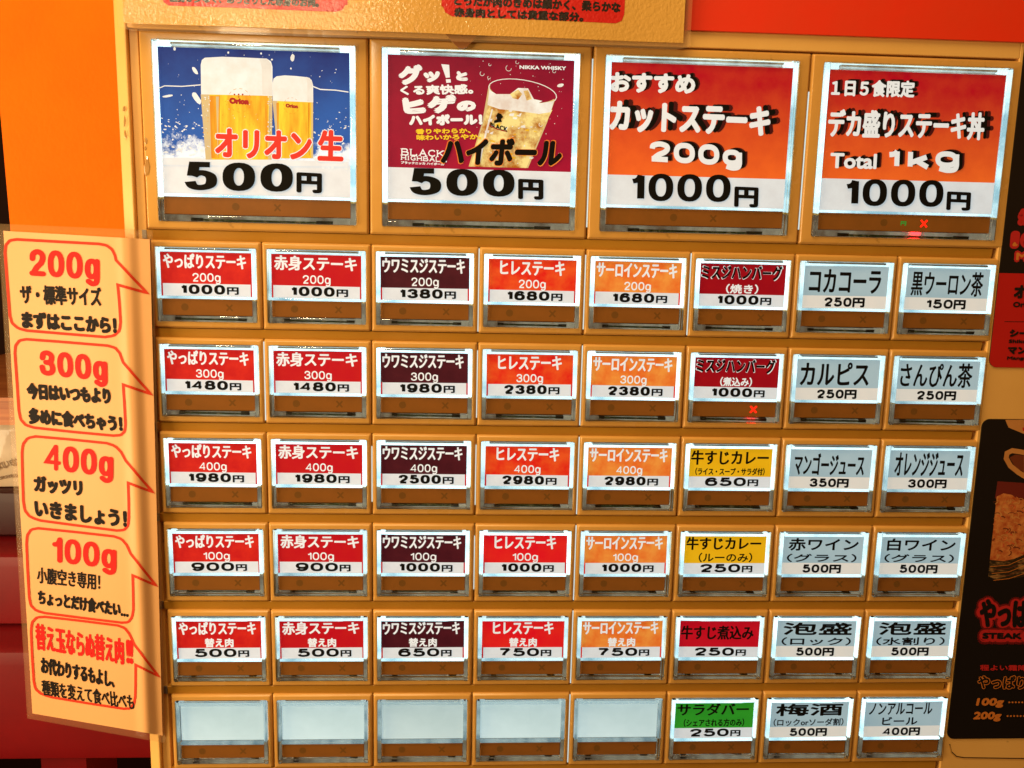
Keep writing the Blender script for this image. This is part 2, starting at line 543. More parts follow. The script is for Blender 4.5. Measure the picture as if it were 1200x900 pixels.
FIG = {'0': [('o', (.5, .5, .5, .5))],
       '1': [('l', [(1, 1), (1, .0)]), ('c', [(.0, .24), (.45, .21), (.8, .12), (1, -.02)])],
       '2': [('c', [(.04, .33), (.1, .12), (.5, 0), (.9, .1), (.97, .3), (.8, .52), (.42, .72), (.1, 1)]), ('l', [(0, 1), (1, 1)])],
       '3': [('c', [(.05, .27), (.14, .08), (.48, 0), (.85, .08), (.92, .25), (.78, .43), (.38, .47)]), ('c', [(.38, .47), (.84, .52), (1, .74), (.86, .93), (.48, 1), (.12, .93), (.0, .72)])],
       '4': [('l', [(.77, 1), (.77, 0)]), ('l', [(.74, .0), (.0, .72), (1, .72)])],
       '5': [('l', [(.92, 0), (.2, 0), (.11, .5)]), ('c', [(.11, .5), (.3, .39), (.6, .36), (.92, .47), (1, .68), (.9, .9), (.5, 1), (.14, .94), (.0, .74)])],
       '6': [('c', [(.94, .24), (.8, .05), (.5, 0), (.16, .12), (.0, .45), (.0, .66)]), ('o', (.5, .68, .5, .32))],
       '7': [('l', [(.0, 0), (1, 0)]), ('c', [(1, .0), (.68, .35), (.45, .7), (.38, 1)])],
       '8': [('o', (.5, .235, .42, .235)), ('o', (.5, .73, .5, .27))],
       '9': [('c', [(.06, .76), (.2, .95), (.5, 1), (.84, .88), (1, .55), (1, .34)]), ('o', (.5, .32, .5, .32))],
       'g': [('o', (.47, .62, .47, .36)), ('c', [(1, .26), (1, .6), (1, 1.02), (.88, 1.24), (.5, 1.3), (.1, 1.2)])],
       'k': [('l', [(0, 0), (0, 1)]), ('l', [(.92, .3), (.0, .76)]), ('l', [(.34, .58), (1, 1)])]}
_G = {}


def glyphs(txt):
    """filled outline of a string from the built-in font, scaled to the unit square, y down"""
    if txt in _G:
        return _G[txt]
    c = bpy.data.curves.new('lettering', 'FONT')
    c.body = txt
    c.resolution_u = 3
    ob = bpy.data.objects.new('lettering', c)
    COL.objects.link(ob)
    dg = bpy.context.evaluated_depsgraph_get()
    me = bpy.data.meshes.new_from_object(ob.evaluated_get(dg))
    V = [(v.co.x, v.co.y) for v in me.vertices]
    T = [tuple(p.vertices) for p in me.polygons]
    bpy.data.objects.remove(ob)
    bpy.data.curves.remove(c)
    bpy.data.meshes.remove(me)
    x0, x1 = min(p[0] for p in V), max(p[0] for p in V)
    y0, y1 = min(p[1] for p in V), max(p[1] for p in V)
    if len(txt.replace('ー', '')) == 0 or y1 - y0 < 1e-4:
        pass
    V = [((p[0] - x0) / (x1 - x0), (y1 - p[1]) / (y1 - y0)) for p in V]
    # face the camera (panel -Z): reverse winding because y was flipped
    fs = []
    for t in T:
        a = 0
        for i in range(len(t)):
            p, q = V[t[i]], V[t[(i + 1) % len(t)]]
            a += p[0] * q[1] - q[0] * p[1]
        fs.append(t if a < 0 else tuple(reversed(t)))
    _G[txt] = (V, fs, (x1 - x0, y1 - y0))
    return _G[txt]


def rounded(x0, y0, x1, y1, r, seg=6):
    pts = []
    for q, (cx, cy) in enumerate(((x1 - r, y1 - r), (x0 + r, y1 - r), (x0 + r, y0 + r), (x1 - r, y0 + r))):
        for k in range(seg + 1):
            a = q * pi / 2 + k * pi / 2 / seg
            pts.append((cx + r * cos(a), cy + r * sin(a)))
    return pts


def ellipse(cx, cy, rx, ry, n=16, rot=0.0, jit=0.0):
    pts = []
    for k in range(n):
        a = 2 * pi * k / n
        j = 1 + random.uniform(-jit, jit)
        x, y = rx * cos(a) * j, ry * sin(a) * j
        pts.append((cx + x * cos(rot) - y * sin(rot), cy + x * sin(rot) + y * cos(rot)))
    return pts


# ---------------------------------------------------------------- the setting behind the machine
fl = MB((0, 1250, 0))
fl.box(-6000, 0, -6000, 6000, 20, 3000, 'floor')
tag(fl.build('floor'), None, None, None, 'structure')
bw = MB((0, 0, 0))
bw.box(-3000, -1500, 900, 2500, 1250, 960, 'dark_back')
tag(bw.build('back_wall'), None, None, None, 'structure')

wl = MB((0, 0, 0))
xl = U(6, 200, 90)[0]
wl.poly([(xl - 8, -620), (-150, -620), (-150, -60), (xl + 1.5, -60)], 90, 'wall')
wl.poly([(-150, -620), (-150, -60), (-150 + .01, -60), (-150 + .01, -620)], 91, 'wall')
wo = MB((0, 0, 0))
n = [(xl - 8, -620), (-150, -620), (-150, -50), (xl + 1.5, -50)]
wo.add([(a, b, 90) for a, b in n] + [(a, b, 110) for a, b in n],
       [(0, 3, 2, 1), (4, 5, 6, 7), (0, 1, 5, 4), (1, 2, 6, 5), (2, 3, 7, 6), (3, 0, 4, 7)], 'wall')
tag(wo.build('partition_wall', fix=True), 'bright orange painted partition panel to the left of the ticket machine', 'wall panel')

# ---------------------------------------------------------------- the ticket machine
mach = bpy.data.objects.new('ticket_machine', None)
COL.objects.link(mach)
mach.location = W(0, 1250, 150)
mach.empty_display_size = 0.1
tag(mach, 'cream and amber meal ticket machine with rows of backlit photo and price buttons', 'ticket machine')
bpy.context.view_layer.update()
INV = mach.matrix_world.inverted()


def onm(o):
    o.parent = mach
    o.matrix_parent_inverse = INV
    return o


BX0, BX1 = -169.7, 330.0             # front of the cabinet
b = MB()
# the cabinet with a recessed bed for the buttons
bedx0, bedx1, bedy0, bedy1, bedz = -164.6, 158.6, -178.6, 122.0, 4.2
b.box(BX0, -560, 6.0, BX1, 1248, 420, 'body')          # core
cs = [(BX0, 5.99), (BX0, 3.6), (BX0 + .5, 2.9), (bedx0 - 1.2, .9), (bedx0 - .5, .6), (bedx0, .9), (bedx0, 5.99)]
b.add([(x, -560, z) for x, z in cs] + [(x, 1248, z) for x, z in cs],
      [(i, (i + 1) % 7, 7 + (i + 1) % 7, 7 + i) for i in range(7)] + [tuple(range(7)), tuple(range(13, 6, -1))], 'body')
b.box(bedx1, -560, 1.2, BX1, 1248, 5.99, 'body')
b.box(bedx0 + .001, -560, 1.2, bedx1 - .001, bedy0, 5.99, 'body')
b.box(bedx0 + .001, bedy1, 1.2, bedx1 - .001, 1248, 5.99, 'body')
b.box(bedx0 + .05, bedy0 + .05, 2.6, -161.35, bedy1 - .05, 5.95, 'body')
cab = onm(b.build('cabinet', fix=True))
bv = cab.modifiers.new('edge', 'BEVEL')
bv.width = 0.0012
bv.segments = 3
bv.limit_method = 'ANGLE'

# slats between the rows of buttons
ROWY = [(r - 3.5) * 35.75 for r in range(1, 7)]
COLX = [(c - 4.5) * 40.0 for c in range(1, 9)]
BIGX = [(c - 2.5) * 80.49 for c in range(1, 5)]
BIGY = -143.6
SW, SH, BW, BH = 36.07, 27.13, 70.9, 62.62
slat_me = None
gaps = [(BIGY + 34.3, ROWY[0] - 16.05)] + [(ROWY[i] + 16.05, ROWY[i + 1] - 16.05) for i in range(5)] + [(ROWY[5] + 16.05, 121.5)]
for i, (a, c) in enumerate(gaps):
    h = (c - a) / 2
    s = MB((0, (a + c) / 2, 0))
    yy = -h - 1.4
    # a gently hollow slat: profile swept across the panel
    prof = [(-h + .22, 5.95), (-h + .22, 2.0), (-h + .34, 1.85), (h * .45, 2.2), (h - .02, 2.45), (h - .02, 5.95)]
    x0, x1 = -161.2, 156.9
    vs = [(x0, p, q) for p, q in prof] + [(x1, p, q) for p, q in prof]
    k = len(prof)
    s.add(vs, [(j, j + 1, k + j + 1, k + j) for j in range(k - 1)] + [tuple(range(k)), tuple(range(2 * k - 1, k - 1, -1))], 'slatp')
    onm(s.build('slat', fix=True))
    if i < 6:
        g = MB((-162.4, (a + c) / 2, 4.4))
        g.box(-.4, -h * 0.8, -2.6, 1.1, h * 0.8, 1, 'metal')
        onm(g.build('metal_clip', fix=True))


def bezel(w, h, ow, oh, r=.5):
    b = MB()
    hw, hh = ow / 2, oh / 2
    b.loft([(hw - .02, hh, r, 5.9), (hw - .02, hh, r, 1.95), (hw - .08, hh - .06, r, 1.78), (hw - .60, hh - .60, r * .8, 1.12), (hw - .72, hh - .72, r * .8, 1.03), (hw - .9, hh - .9, r * .8, 1.0),
            (w / 2 + .35, h / 2 + .35, 0.9, 1.0), (w / 2 + .12, h / 2 + .12, 0.8, 1.2), (w / 2 + .08, h / 2 + .08, 0.8, 5.2)], 'bezel', cap1=True)
    b.f[-1:] = []
    b.mi[-1:] = []
    return b


def holder(w, h, il, it, cut0, cut1, bot):
    """clear frame: outer w x h, windows for the card and for the brown bar"""
    b = MB()
    ow, oh = w / 2, h / 2
    zf, zb = 0.0, 4.4
    # outer shell as four glass rails, plus cross rail, each a closed rounded bar
    def rail(x0, y0, x1, y1, zf=zf, zb=zb, r=0.35):
        cx, cy, hw, hh = (x0 + x1) / 2, (y0 + y1) / 2, (x1 - x0) / 2, (y1 - y0) / 2
        b.loft([(hw, hh, .12, zb), (hw, hh, .12, zf + r), (hw - r * .3, hh - r * .3, .12, zf + r * .3), (hw - r, hh - r, .12, zf)],
               'acrylic', cap0=True, cap1=True, seg=1, cx=cx, cy=cy)
    g = 0.02
    rail(-ow, -oh, -ow + il, oh)
    rail(ow - il, -oh, ow, oh)
    rail(-ow + il + g, -oh, ow - il - g, -oh + it)
    rail(-ow + il + g, oh - bot, ow - il - g, oh, zf=0.3)
    rail(-ow + il + g, -oh + cut0, ow - il - g, -oh + cut1, zf=0.25, r=.25)
    return b


def barmesh(w, h):
    b = MB()
    b.loft([(w / 2, h / 2, .25, 3.2), (w / 2, h / 2, .25, 1.2), (w / 2 - .2, h / 2 - .2, .2, 1.0)], 'bar', cap0=True, cap1=True, seg=2)
    return b


def disc_cross(b, x, y, r, m, which, z=0.985):
    if which == 'disc':
        b.poly(ellipse(x, y, r, r, 20), z, m)
    else:
        d, t = r * 1.0, r * 0.30
        b.poly([(x - d - t * .4, y - d + t * .6), (x - d + t, y - d - t * .4), (x + d + t * .4, y + d - t * .6), (x + d - t, y + d + t * .4)], z, m)
        b.poly([(x + d + t * .4, y - d + t * .6), (x + d - t, y - d - t * .4), (x - d - t * .4, y + d - t * .6), (x - d + t, y + d + t * .4)], z - .01, m)


# shared meshes ------------------------------------------------
kit = {}


def make_kit(key, w, h, ow, oh, il, it, cardbot, bartop, barbot, marks, mr):
    S = {}
    tmp = []

    def grab(mb, nm, **k):
        o = mb.build(nm, **k)
        tmp.append(o)
        return o.data
    S['bezel'] = grab(bezel(w, h, ow, oh), 'bezel', smooth=True, fix=True)
    S['holder'] = grab(holder(w, h, il, it, cardbot, bartop, h - barbot), 'holder', smooth=True, fix=True)
    lp = MB()
    lp.box(-w / 2 + .05, -h / 2 + .05, 4.45, w / 2 - .05, -h / 2 + bartop + .1, 5.1, 'glow')
    S['light'] = grab(lp, 'light')
    lq = MB()
    lq.box(-w / 2 + .05, -h / 2 + .05, 4.45, w / 2 - .05, -h / 2 + bartop + .1, 5.1, 'dimglow')
    S['dim'] = grab(lq, 'dim')
    br = barmesh(w - 2 * il - .15, barbot - bartop - .1)
    S['bar'] = grab(br, 'bar', smooth=True, fix=True)
    mk = MB()
    yb = 0
    disc_cross(mk, marks[0] - w / 2, yb, mr, 'mark', 'disc')
    disc_cross(mk, marks[1] - w / 2, yb, mr * .9, 'mark', 'cross')
    S['marks'] = grab(mk, 'marks')
    pc = MB()
    hb = (h - barbot) / 2
    pc.box(-w / 2 + .1, -hb - 5.6, 4.7, w / 2 - .1, hb - .1, 5.2, 'tray')
    pc.box(-w * .30, hb * .1, 4.3, w * .36, hb * .55, 4.65, 'pcb')
    pc.box(-w * .345, -hb * .1, 4.0, -w * .285, hb * .6, 4.66, 'pcbdark')
    pc.box(w * .29, -hb * .1, 4.0, w * .375, hb * .6, 4.66, 'pcbdark')
    S['pcb'] = grab(pc, 'pcb')
    sl = MB()
    sl.box(-w * .41, -it * .14, 1.6, w * .42, it * .14, 4.3, 'slot' if key == 'small' else 'tray')
    S['slot'] = grab(sl, 'slot')
    for o in tmp:
        bpy.data.objects.remove(o)
    S.update(w=w, h=h, il=il, it=it, cardbot=cardbot, bartop=bartop, barbot=barbot)
    kit[key] = S


make_kit('small', SW, SH, 39.7, 32.1, 1.5, 1.65, 17.75, 18.7, 24.9, (9.8, 26.0), 1.35)
make_kit('big', BW, BH, 80.1, 68.7, 1.9, 2.3, 52.9, 53.8, 60.2, (27.5, 42.5), 1.35)

CZ = 1.15                            # depth of the card's face


def button(key, x, y, label, card=None, lit=None, name_='selection_button'):
    S = kit[key]
    w, h = S['w'], S['h']
    root = put(S['bezel'], name_, (x, y, 0))
    onm(root)
    root['label'] = label

    def kid(me, nm, dx=0, dy=0, dz=0):
        o = put(me, nm, (dx, dy, dz), root)
        return o
    kid(S['light'] if card else S['dim'], 'light_panel')
    kid(S['holder'], 'clear_holder')
    kid(S['slot'], 'top_slot', 0, -h / 2 + S['it'] * .40)
    kid(S['bar'], 'indicator_bar', 0, -h / 2 + (S['bartop'] + S['barbot']) / 2)
    if not (lit and key == 'small'):
        kid(S['marks'], 'indicator_mark', 0, -h / 2 + (S['bartop'] + S['barbot']) / 2)
    kid(S['pcb'], 'circuit_board', 0, h / 2 - (h - S['barbot']) / 2)
    # the card
    cw, ch = w - 2 * S['il'] - .1, S['cardbot'] - S['it'] - .1
    cy = -h / 2 + S['it'] + .05 + ch / 2
    cb = MB((0, cy, 0))
    cb.v = []
    if card is None:
        cb.box(-cw / 2 - .3, -ch / 2 - .4, CZ + 1.2, cw / 2 + .3, ch / 2, CZ + 2, 'panel_blank')
        cb.build('blank_panel', parent=root, fix=True)
        return root, None
    cb.box(-cw / 2, -ch / 2, CZ, cw / 2, ch / 2, CZ + .35, 'white')
    for (u0, v0, u1, v1, mm) in card['zones']:
        x0, x1 = -cw / 2 + u0 * cw, -cw / 2 + u1 * cw
        y0, y1 = -ch / 2 + v0 * ch, -ch / 2 + v1 * ch
        cb.poly([(x0, y0), (x1, y0), (x1, y1), (x0, y1)], CZ - .02, mm)
    oc = cb.build('label_card', parent=root)
    tilt = random.uniform(-.007, .007) if key == 'small' else 0
    dxj = random.uniform(-.1, .1) * MM if key == 'small' else 0
    oc.rotation_euler[1] = tilt
    oc.location.x += dxj
    tb = MB((0, cy, 0))
    tb.z = CZ - .05
    for it in card['text']:
        t, (u0, v0, u1, v1), mm, wt = it[:4]
        wy = it[4] if len(it) > 4 else wt
        x0, x1 = -cw / 2 + u0 * cw, -cw / 2 + u1 * cw
        y0, y1 = -ch / 2 + v0 * ch, -ch / 2 + v1 * ch
        if it[-1] == 'num':
            tb.num(t, ((x0, y0), (x1, y0), (x0, y1)), mm, wt, wy)
        else:
            tb.text(t, ((x0, y0), (x1, y0), (x0, y1)), mm, wt, wy)
        tb.z -= .025
    if tb.v:
        ot = tb.build('lettering', parent=root)
        ot.rotation_euler[1] = tilt
        ot.location.x += dxj
    if lit == 'cross' :
        lc = MB((0, -h / 2 + (S['bartop'] + S['barbot']) / 2, 0))
        disc_cross(lc, (25.6 if key == 'small' else 43.0) - w / 2, 0, 1.35, 'crossred', 'cross', .9)
        lc.build('lit_cross', parent=root)
        ld = MB((0, h / 2 - 1.0, 0))
        xx = (25.6 if key == 'small' else 41.0) - w / 2
        ld.box(xx - 1.7, -1.0, 3.4, xx + 1.7, -.5, 4.0, 'ledred')
        ld.build('red_lamp', parent=root, fix=True)
        if key == 'big':
            lg = MB((0, -h / 2 + (S['bartop'] + S['barbot']) / 2, 0))
            lg.text('円', ((34.0 - w / 2, -.7), (36.2 - w / 2, -.7), (34.0 - w / 2, .9)), 'ledgreen', .1, z=.97)
            lg.build('green_mark', parent=root)
    return root, (cw, ch, cy)


def pricewide(p, v0=.735, v1=.955):
    u0 = .205
    return [(p, (u0, v0, .70, v1), 'ink', .64, .42, 'num'), ('円', (.72, v0 + .045, .85, v1), 'ink', .19, .14)]


def steak(bgm, nm, nmr, qty, price, ink='whitetext', sidered=True, outline=False):
    z = [(0, 0, 1, .715, bgm)]
    if sidered:
        z += [(0, .715, .018, 1, 'red2' if bgm != 'orange' else 'redink'), (.982, .715, 1, 1, 'red2' if bgm != 'orange' else 'redink')]
    t = []
    if outline:
        t.append((nm, (nmr[0] - .012, nmr[1] - .015, nmr[2] + .012, nmr[3] + .015), 'whitetext', .23))
        t.append((nm, nmr, 'ink', .17))
    else:
        t.append((nm, nmr, ink, .21, .14))
    if qty.endswith('g'):
        t.append((qty, (.345, .47, .655, .72), ink, .25, .25, 'num'))
    elif qty == '替え肉':
        t.append((qty, (.33, .46, .67, .70), ink, .15))
    else:
        t.append((qty, (.31, .47, .69, .70), ink, .13))
    t += pricewide(price)
    return dict(zones=z, text=t)


rows = [('200g', ['1000', '1000', '1380', '1680', '1680']), ('300g', ['1480', '1480', '1980', '2380', '2380']),
        ('400g', ['1980', '1980', '2500', '2980', '2980']), ('100g', ['900', '900', '1000', '1000', '1000']),
        ('替え肉', ['500', '500', '650', '750', '750'])]
kinds = [('red1', 'やっぱりステーキ', (.03, .03, .94, .37), 'red house steak'),
         ('red2', '赤身ステーキ', (.03, .03, .95, .37), 'crimson lean steak'),
         ('dark', 'ウワミスジステーキ', (.02, .03, .95, .37), 'dark maroon oyster blade steak'),
         ('bright', 'ヒレステーキ', (.13, .03, .87, .37), 'bright red fillet steak'),
         ('orange', 'サーロインステーキ', (.02, .03, .95, .37), 'orange sirloin steak')]
for ri, (q, prices) in enumerate(rows):
    for ci, (bgm, nm, nr, en) in enumerate(kinds):
        if bgm == 'bright' and ri >= 3:
            bgm = 'brightr'
        qn = 'extra meat' if q == '替え肉' else q.replace('g', ' g')
        button('small', COLX[ci], ROWY[ri], '%s button, %s, %s yen' % (en, qn, prices[ci]), steak(bgm, nm, nr, q, prices[ci]))


def drink(nm, nr, price, sub=None, sr=None, wt=.17, swt=.08):
    wt, swt = wt * 1.35, swt * 1.5
    t = [(nm, nr, 'ink', wt)]
    if sub:
        t.append((sub, sr, 'ink', swt))
    t.append((price, (.265, .74, .59, .96), 'ink', .47, .42, 'num'))
    t.append(('円', (.60, .74, .745, .97), 'ink', .24))
    return dict(zones=[(0, 0, 1, .70, 'blue'), (0, .70, 1, 1, 'cream')], text=t)


c6 = []
c6.append(('deep red blade hamburg button, grilled, 1000 yen', steak('deep', 'ミスジハンバーグ', (.02, .03, .955, .37), '（焼き）', '1000', sidered=False, outline=True)))
c6.append(('deep red stewed hamburg button with lit red cross, 1000 yen', steak('deep', 'ミスジハンバーグ', (.02, .03, .955, .37), '（煮込み）', '1000', sidered=False, outline=True)))
c = steak('yellow', '牛すじカレー', (.02, .05, .96, .42), '（ライス・スープ・サラダ付）', '650', ink='ink', sidered=False)
c['text'][1] = ('（ライス・スープ・サラダ付）', (.08, .49, .92, .68), 'ink', .10)
c6.append(('amber beef tendon curry set button, 650 yen', c))
c = steak('yellow', '牛すじカレー', (.02, .03, .94, .37), '（ルーのみ）', '250', ink='ink', sidered=False)
c['text'][1] = ('（ルーのみ）', (.18, .44, .84, .69), 'ink', .10)
c6.append(('amber curry sauce only button, 250 yen', c))
c = steak('crim', '牛すじ煮込み', (.02, .14, .93, .52), 'x', '250', ink='ink', sidered=False)
del c['text'][1]
c6.append(('crimson stewed beef tendon button with black lettering, 250 yen', c))
c = steak('green', 'サラダバー', (.03, .03, .94, .37), 'x', '250', ink='ink', sidered=False)
c['text'][1] = ('（シェアされる方のみ）', (.12, .46, .89, .68), 'ink', .10)
c6.append(('green salad bar button, 250 yen', c))
for ri, (lb, cd) in enumerate(c6):
    button('small', COLX[5], ROWY[ri], lb, cd, lit='cross' if ri == 1 else None)

N1 = (.07, .07, .92, .64)
c7 = [('grey-blue cola button, 250 yen', drink('コカコーラ', N1, '250')),
      ('grey-blue lactic drink button, 250 yen', drink('カルピス', (.05, .07, .88, .64), '250')),
      ('grey-blue mango juice button, 350 yen', drink('マンゴージュース', (.06, .10, .92, .66), '350', wt=.13)),
      ('grey-blue red wine by the glass button, 500 yen', drink('赤ワイン', (.07, .05, .94, .38), '500', '（グラス）', (.06, .46, .93, .68), .13)),
      ('grey-blue awamori on the rocks button, 500 yen', drink('泡盛', (.08, .06, .95, .40), '500', '（ロック）', (.07, .46, .95, .68), .17)),
      ('grey-blue plum wine button, 500 yen', drink('梅酒', (.07, .05, .93, .40), '500', '（ロックorソーダ割）', (.05, .47, .95, .68), .17, .06))]
c8 = [('grey-blue black oolong tea button, 150 yen', drink('黒ウーロン茶', (.07, .07, .93, .66), '150', wt=.12)),
      ('grey-blue jasmine tea button, 250 yen', drink('さんぴん茶', (.04, .05, .92, .66), '250', wt=.13)),
      ('grey-blue orange juice button, 300 yen', drink('オレンジジュース', (.08, .05, .93, .66), '300', wt=.13)),
      ('grey-blue white wine by the glass button, 500 yen', drink('白ワイン', (.08, .05, .94, .38), '500', '（グラス）', (.06, .46, .94, .68), .13)),
      ('grey-blue awamori with water button, 500 yen', drink('泡盛', (.08, .05, .94, .40), '500', '（水割り）', (.06, .46, .94, .68), .17)),
      ('grey-blue alcohol-free beer button, 400 yen', drink('ノンアルコール', (.06, .05, .88, .38), '400', 'ビール', (.24, .44, .70, .67), .10, .09))]
for ri in range(6):
    button('small', COLX[6], ROWY[ri], *c7[ri])
    button('small', COLX[7], ROWY[ri], *c8[ri])
for ci in range(5):
    button('small', COLX[ci], ROWY[5], 'empty white-lit button without a card')

# big buttons --------------------------------------------------
big = []
big.append(button('big', BIGX[0], BIGY, 'large button with two beer glasses in a blue splash, 500 yen', dict(zones=[(0, 0, 1, .77, 'beerblue')], text=[])))
big.append(button('big', BIGX[1], BIGY, 'large wine red button with a whisky highball glass, 500 yen', dict(zones=[(0, 0, 1, .775, 'maroon')], text=[])))
big.append(button('big', BIGX[2], BIGY, 'large red to orange cut steak button, 1000 yen', dict(zones=[(0, 0, 1, .785, 'steakgrad')], text=[])))
big.append(button('big', BIGX[3], BIGY, 'large red to orange steak bowl button with lit red cross, 1000 yen', dict(zones=[(0, 0, 1, .77, 'steakgrad')], text=[]), lit='cross'))


def bigprint(i, name='lettering'):
    root, (cw, ch, cy) = big[i]
    mb = MB((0, cy, 0))
    mb.z = CZ - .05
    ox, oy = BIGX[i], BIGY + cy

    def q(a, b=None, c=None, sc=1, o=(0, 0)):
        """photograph pixels (of an enlarged crop) to card millimetres"""
        r = []
        for p in (a, b, c):
            if p is None:
                continue
            X, Y = U(o[0] + p[0] / sc, o[1] + p[1] / sc, CZ)
            r.append((X - ox, Y - oy))
        return r
    return root, mb, q, cw, ch


def T(mb, txt, quad, m, wt, wy=None, step=.03):
    if all(ch in FIG for ch in txt):
        mb.num(txt, quad, m, wt, wy if wy else wt)
    else:
        mb.text(txt, quad, m, wt, wy)
    mb.z -= step


# 1: beer
root, mb, q, cw, ch = bigprint(0, )
K = dict(sc=4.5, o=(180, 40))
P = lambda pts: [q(p, **K)[0] for p in pts]
hw, hh = cw / 2, ch / 2
pic = MB(mb.o)
yb_ = -hh + .77 * ch


def inside(pts):
    return [(min(max(x, -hw), hw), min(max(y, -hh), hh)) for x, y in pts]


rnd = random.Random(3)
for k in range(330):                # splash: denser towards the foot of the picture
    t = rnd.random() ** 0.8
    x = rnd.uniform(-hw, hw)
    fx = -hh + (.40 + .40 * t) * ch
    ed = abs(x) / hw
    if rnd.random() > .35 + .65 * ed and t < .6:
        continue
    r = rnd.uniform(.12, .4) * (0.5 + 1.2 * t)
    pts = ellipse(x, fx, r * rnd.uniform(1, 1.9), r * rnd.uniform(.6, 1), 9, rnd.uniform(-.6, .6), .3)
    pic.poly(inside(pts), CZ - .03 - .0006 * k, 'foam')
for k in range(90):                 # fine droplets
    x, y = rnd.uniform(-hw + .5, hw - .5), -hh + rnd.random() ** 1.3 * .72 * ch + .5
    r = rnd.choice([.08, .1, .14, .2])
    pic.poly(ellipse(x, y, r, r * rnd.uniform(.8, 1.6), 7, rnd.uniform(-.5, .5), .2), CZ - .24, 'foam')
for a in ((112, 78, 7, 9, 0), (395, 98, 5, 6, 0), (733, 125, 11, 20, .2), (220, 193, 10, 24, -.6), (228, 338, 15, 38, -.6), (75, 327, 30, 6, -.2), (625, 135, 6, 5, 0), (725, 182, 4, 5, 0), (568, 103, 5, 6, 0)):
    X, Y = P([(a[0], a[1])])[0]
    pic.poly(ellipse(X, Y, a[2] / 15.2, a[3] / 15.2, 10, a[4], .12), CZ - .245, 'foam')
pic.strip(P([(18, 290), (60, 273), (150, 276), (250, 268)]), .35, CZ - .246, 'foam')
pic.strip(P([(840, 276), (880, 292), (960, 296), (1028, 306)]), .38, CZ - .246, 'foam')
zz = CZ - .25
# white foot
pic.poly(inside(P([(20, 652), (150, 650), (280, 655), (620, 662), (860, 668), (1030, 672), (1030, 700), (20, 690)])), zz, 'white')


def glass(x0, x1, yt, yf, ybm, z, tp):
    w = x1 - x0
    top = P([(x0 + 22, yt + 3), (x0 + w * .3, yt - 2), (x0 + w * .6, yt + 2), (x1 - 30, yt + 8), (x1 - 8, yt + 22), (x1, yt + 50)])
    pic.poly(P([(x0, yf), (x1, yf + 8), (x1 + tp, ybm), (x0 + tp + 30, ybm)]), z, 'beeredge')
    pic.poly(P([(x0 + w * .12, yf - 2), (x1 - w * .05, yf + 6), (x1 - w * .05 + tp, ybm), (x0 + w * .12 + tp + 20, ybm)]), z - .004, 'beer')
    pic.poly(P([(x0, yt + 40), (x0 + 6, yt + 15)]) + top + P([(x1 + 1, yf + 8), (x0 + 2, yf)]), z - .008, 'foam')


def shade(x0, x1, y0, y1, z, m):
    pic.poly(P([(x0, y0), (x1, y0), (x1 - 4, y1), (x0 + 10, y1)]), z, m)


glass(628, 842, 220, 352, 655, zz - .01, 0)
shade(648, 662, 362, 640, zz - .020, 'amber')
shade(815, 824, 362, 640, zz - .020, 'amber')
glass(250, 628, 122, 318, 662, zz - .03, -4)
shade(296, 352, 324, 655, zz - .040, 'amber')
shade(330, 345, 330, 650, zz - .041, 'beeredge')
shade(585, 604, 326, 655, zz - .040, 'amber')
shade(610, 618, 326, 655, zz - .040, 'beeredge')
pic.poly(P([(560, 130), (600, 134), (622, 160), (626, 322), (575, 320), (572, 180)]), zz - .042, 'foamshade')
pic.poly(P([(805, 226), (825, 232), (838, 262), (840, 358), (812, 356), (812, 262)]), zz - .024, 'foamshade')
for k in range(90):                 # bubbles rising in the beer
    u_, v_ = rnd.uniform(360, 580), rnd.uniform(335, 650)
    X, Y = P([(u_, v_)])[0]
    r = rnd.uniform(.06, .16)
    pic.poly(ellipse(X, Y, r, r * 1.2, 6), zz - .044, rnd.choice(['beer', 'foam', 'amber']))
for k in range(60):                 # dew on the outside of the glass
    u_, v_ = rnd.choice([rnd.uniform(256, 300), rnd.uniform(600, 626)]), rnd.uniform(330, 640)
    X, Y = P([(u_, v_)])[0]
    pic.poly(ellipse(X, Y, rnd.uniform(.08, .25), rnd.uniform(.1, .3), 7, 0, .2), zz - .046, rnd.choice(['foam', 'amber', 'foamshade']))
pic.build('printed_picture', parent=root)
mb.z = zz - .06
# round emblem ring with the word
for (cx, cy2, rr, sc_) in ((455, 350, 62, 1.0), (728, 378, 42, .7)):
    c0 = P([(cx, cy2)])[0]
    ring = ellipse(c0[0], c0[1], rr / 15.2, rr / 15.2, 24)
    for k in range(0, 24, 2):
        mb.strip([ring[k], ring[(k + 1) % 24]], .14 * sc_, mb.z, 'amber')
    mb.z -= .004
T(mb, 'Orion', P([(400, 334), (503, 340), (400, 368)]), 'logo', .26)
T(mb, 'Orion', P([(697, 366), (762, 372), (697, 387)]), 'logo', .14)
for dx in (-27, -5, 16):
    mb.poly(ellipse(*P([(455 + dx, 319)])[0], .3, .3, 8), mb.z, 'logo')
mb.poly(ellipse(*P([(450, 332)])[0], .22, .22, 8), mb.z, 'logo')
mb.z -= .02
for t, a, bb, cc in (('オリオン', (325, 494), (838, 515), (325, 650)), ('生', (868, 503), (1006, 508), (865, 668))):
    T(mb, t, P([(a[0] - 5, a[1] - 5), (bb[0] + 5, bb[1] - 5), (cc[0] - 5, cc[1] + 5)]), 'whitetext', .78)
    T(mb, t, P([a, bb, cc]), 'redink', .52, .45)
T(mb, '500', P([(165, 672), (738, 684), (165, 822)]), 'ink', 2.0, .95)
T(mb, '円', P([(755, 728), (890, 735), (755, 835)]), 'ink', .55, .36)
mb.build('lettering', parent=root)

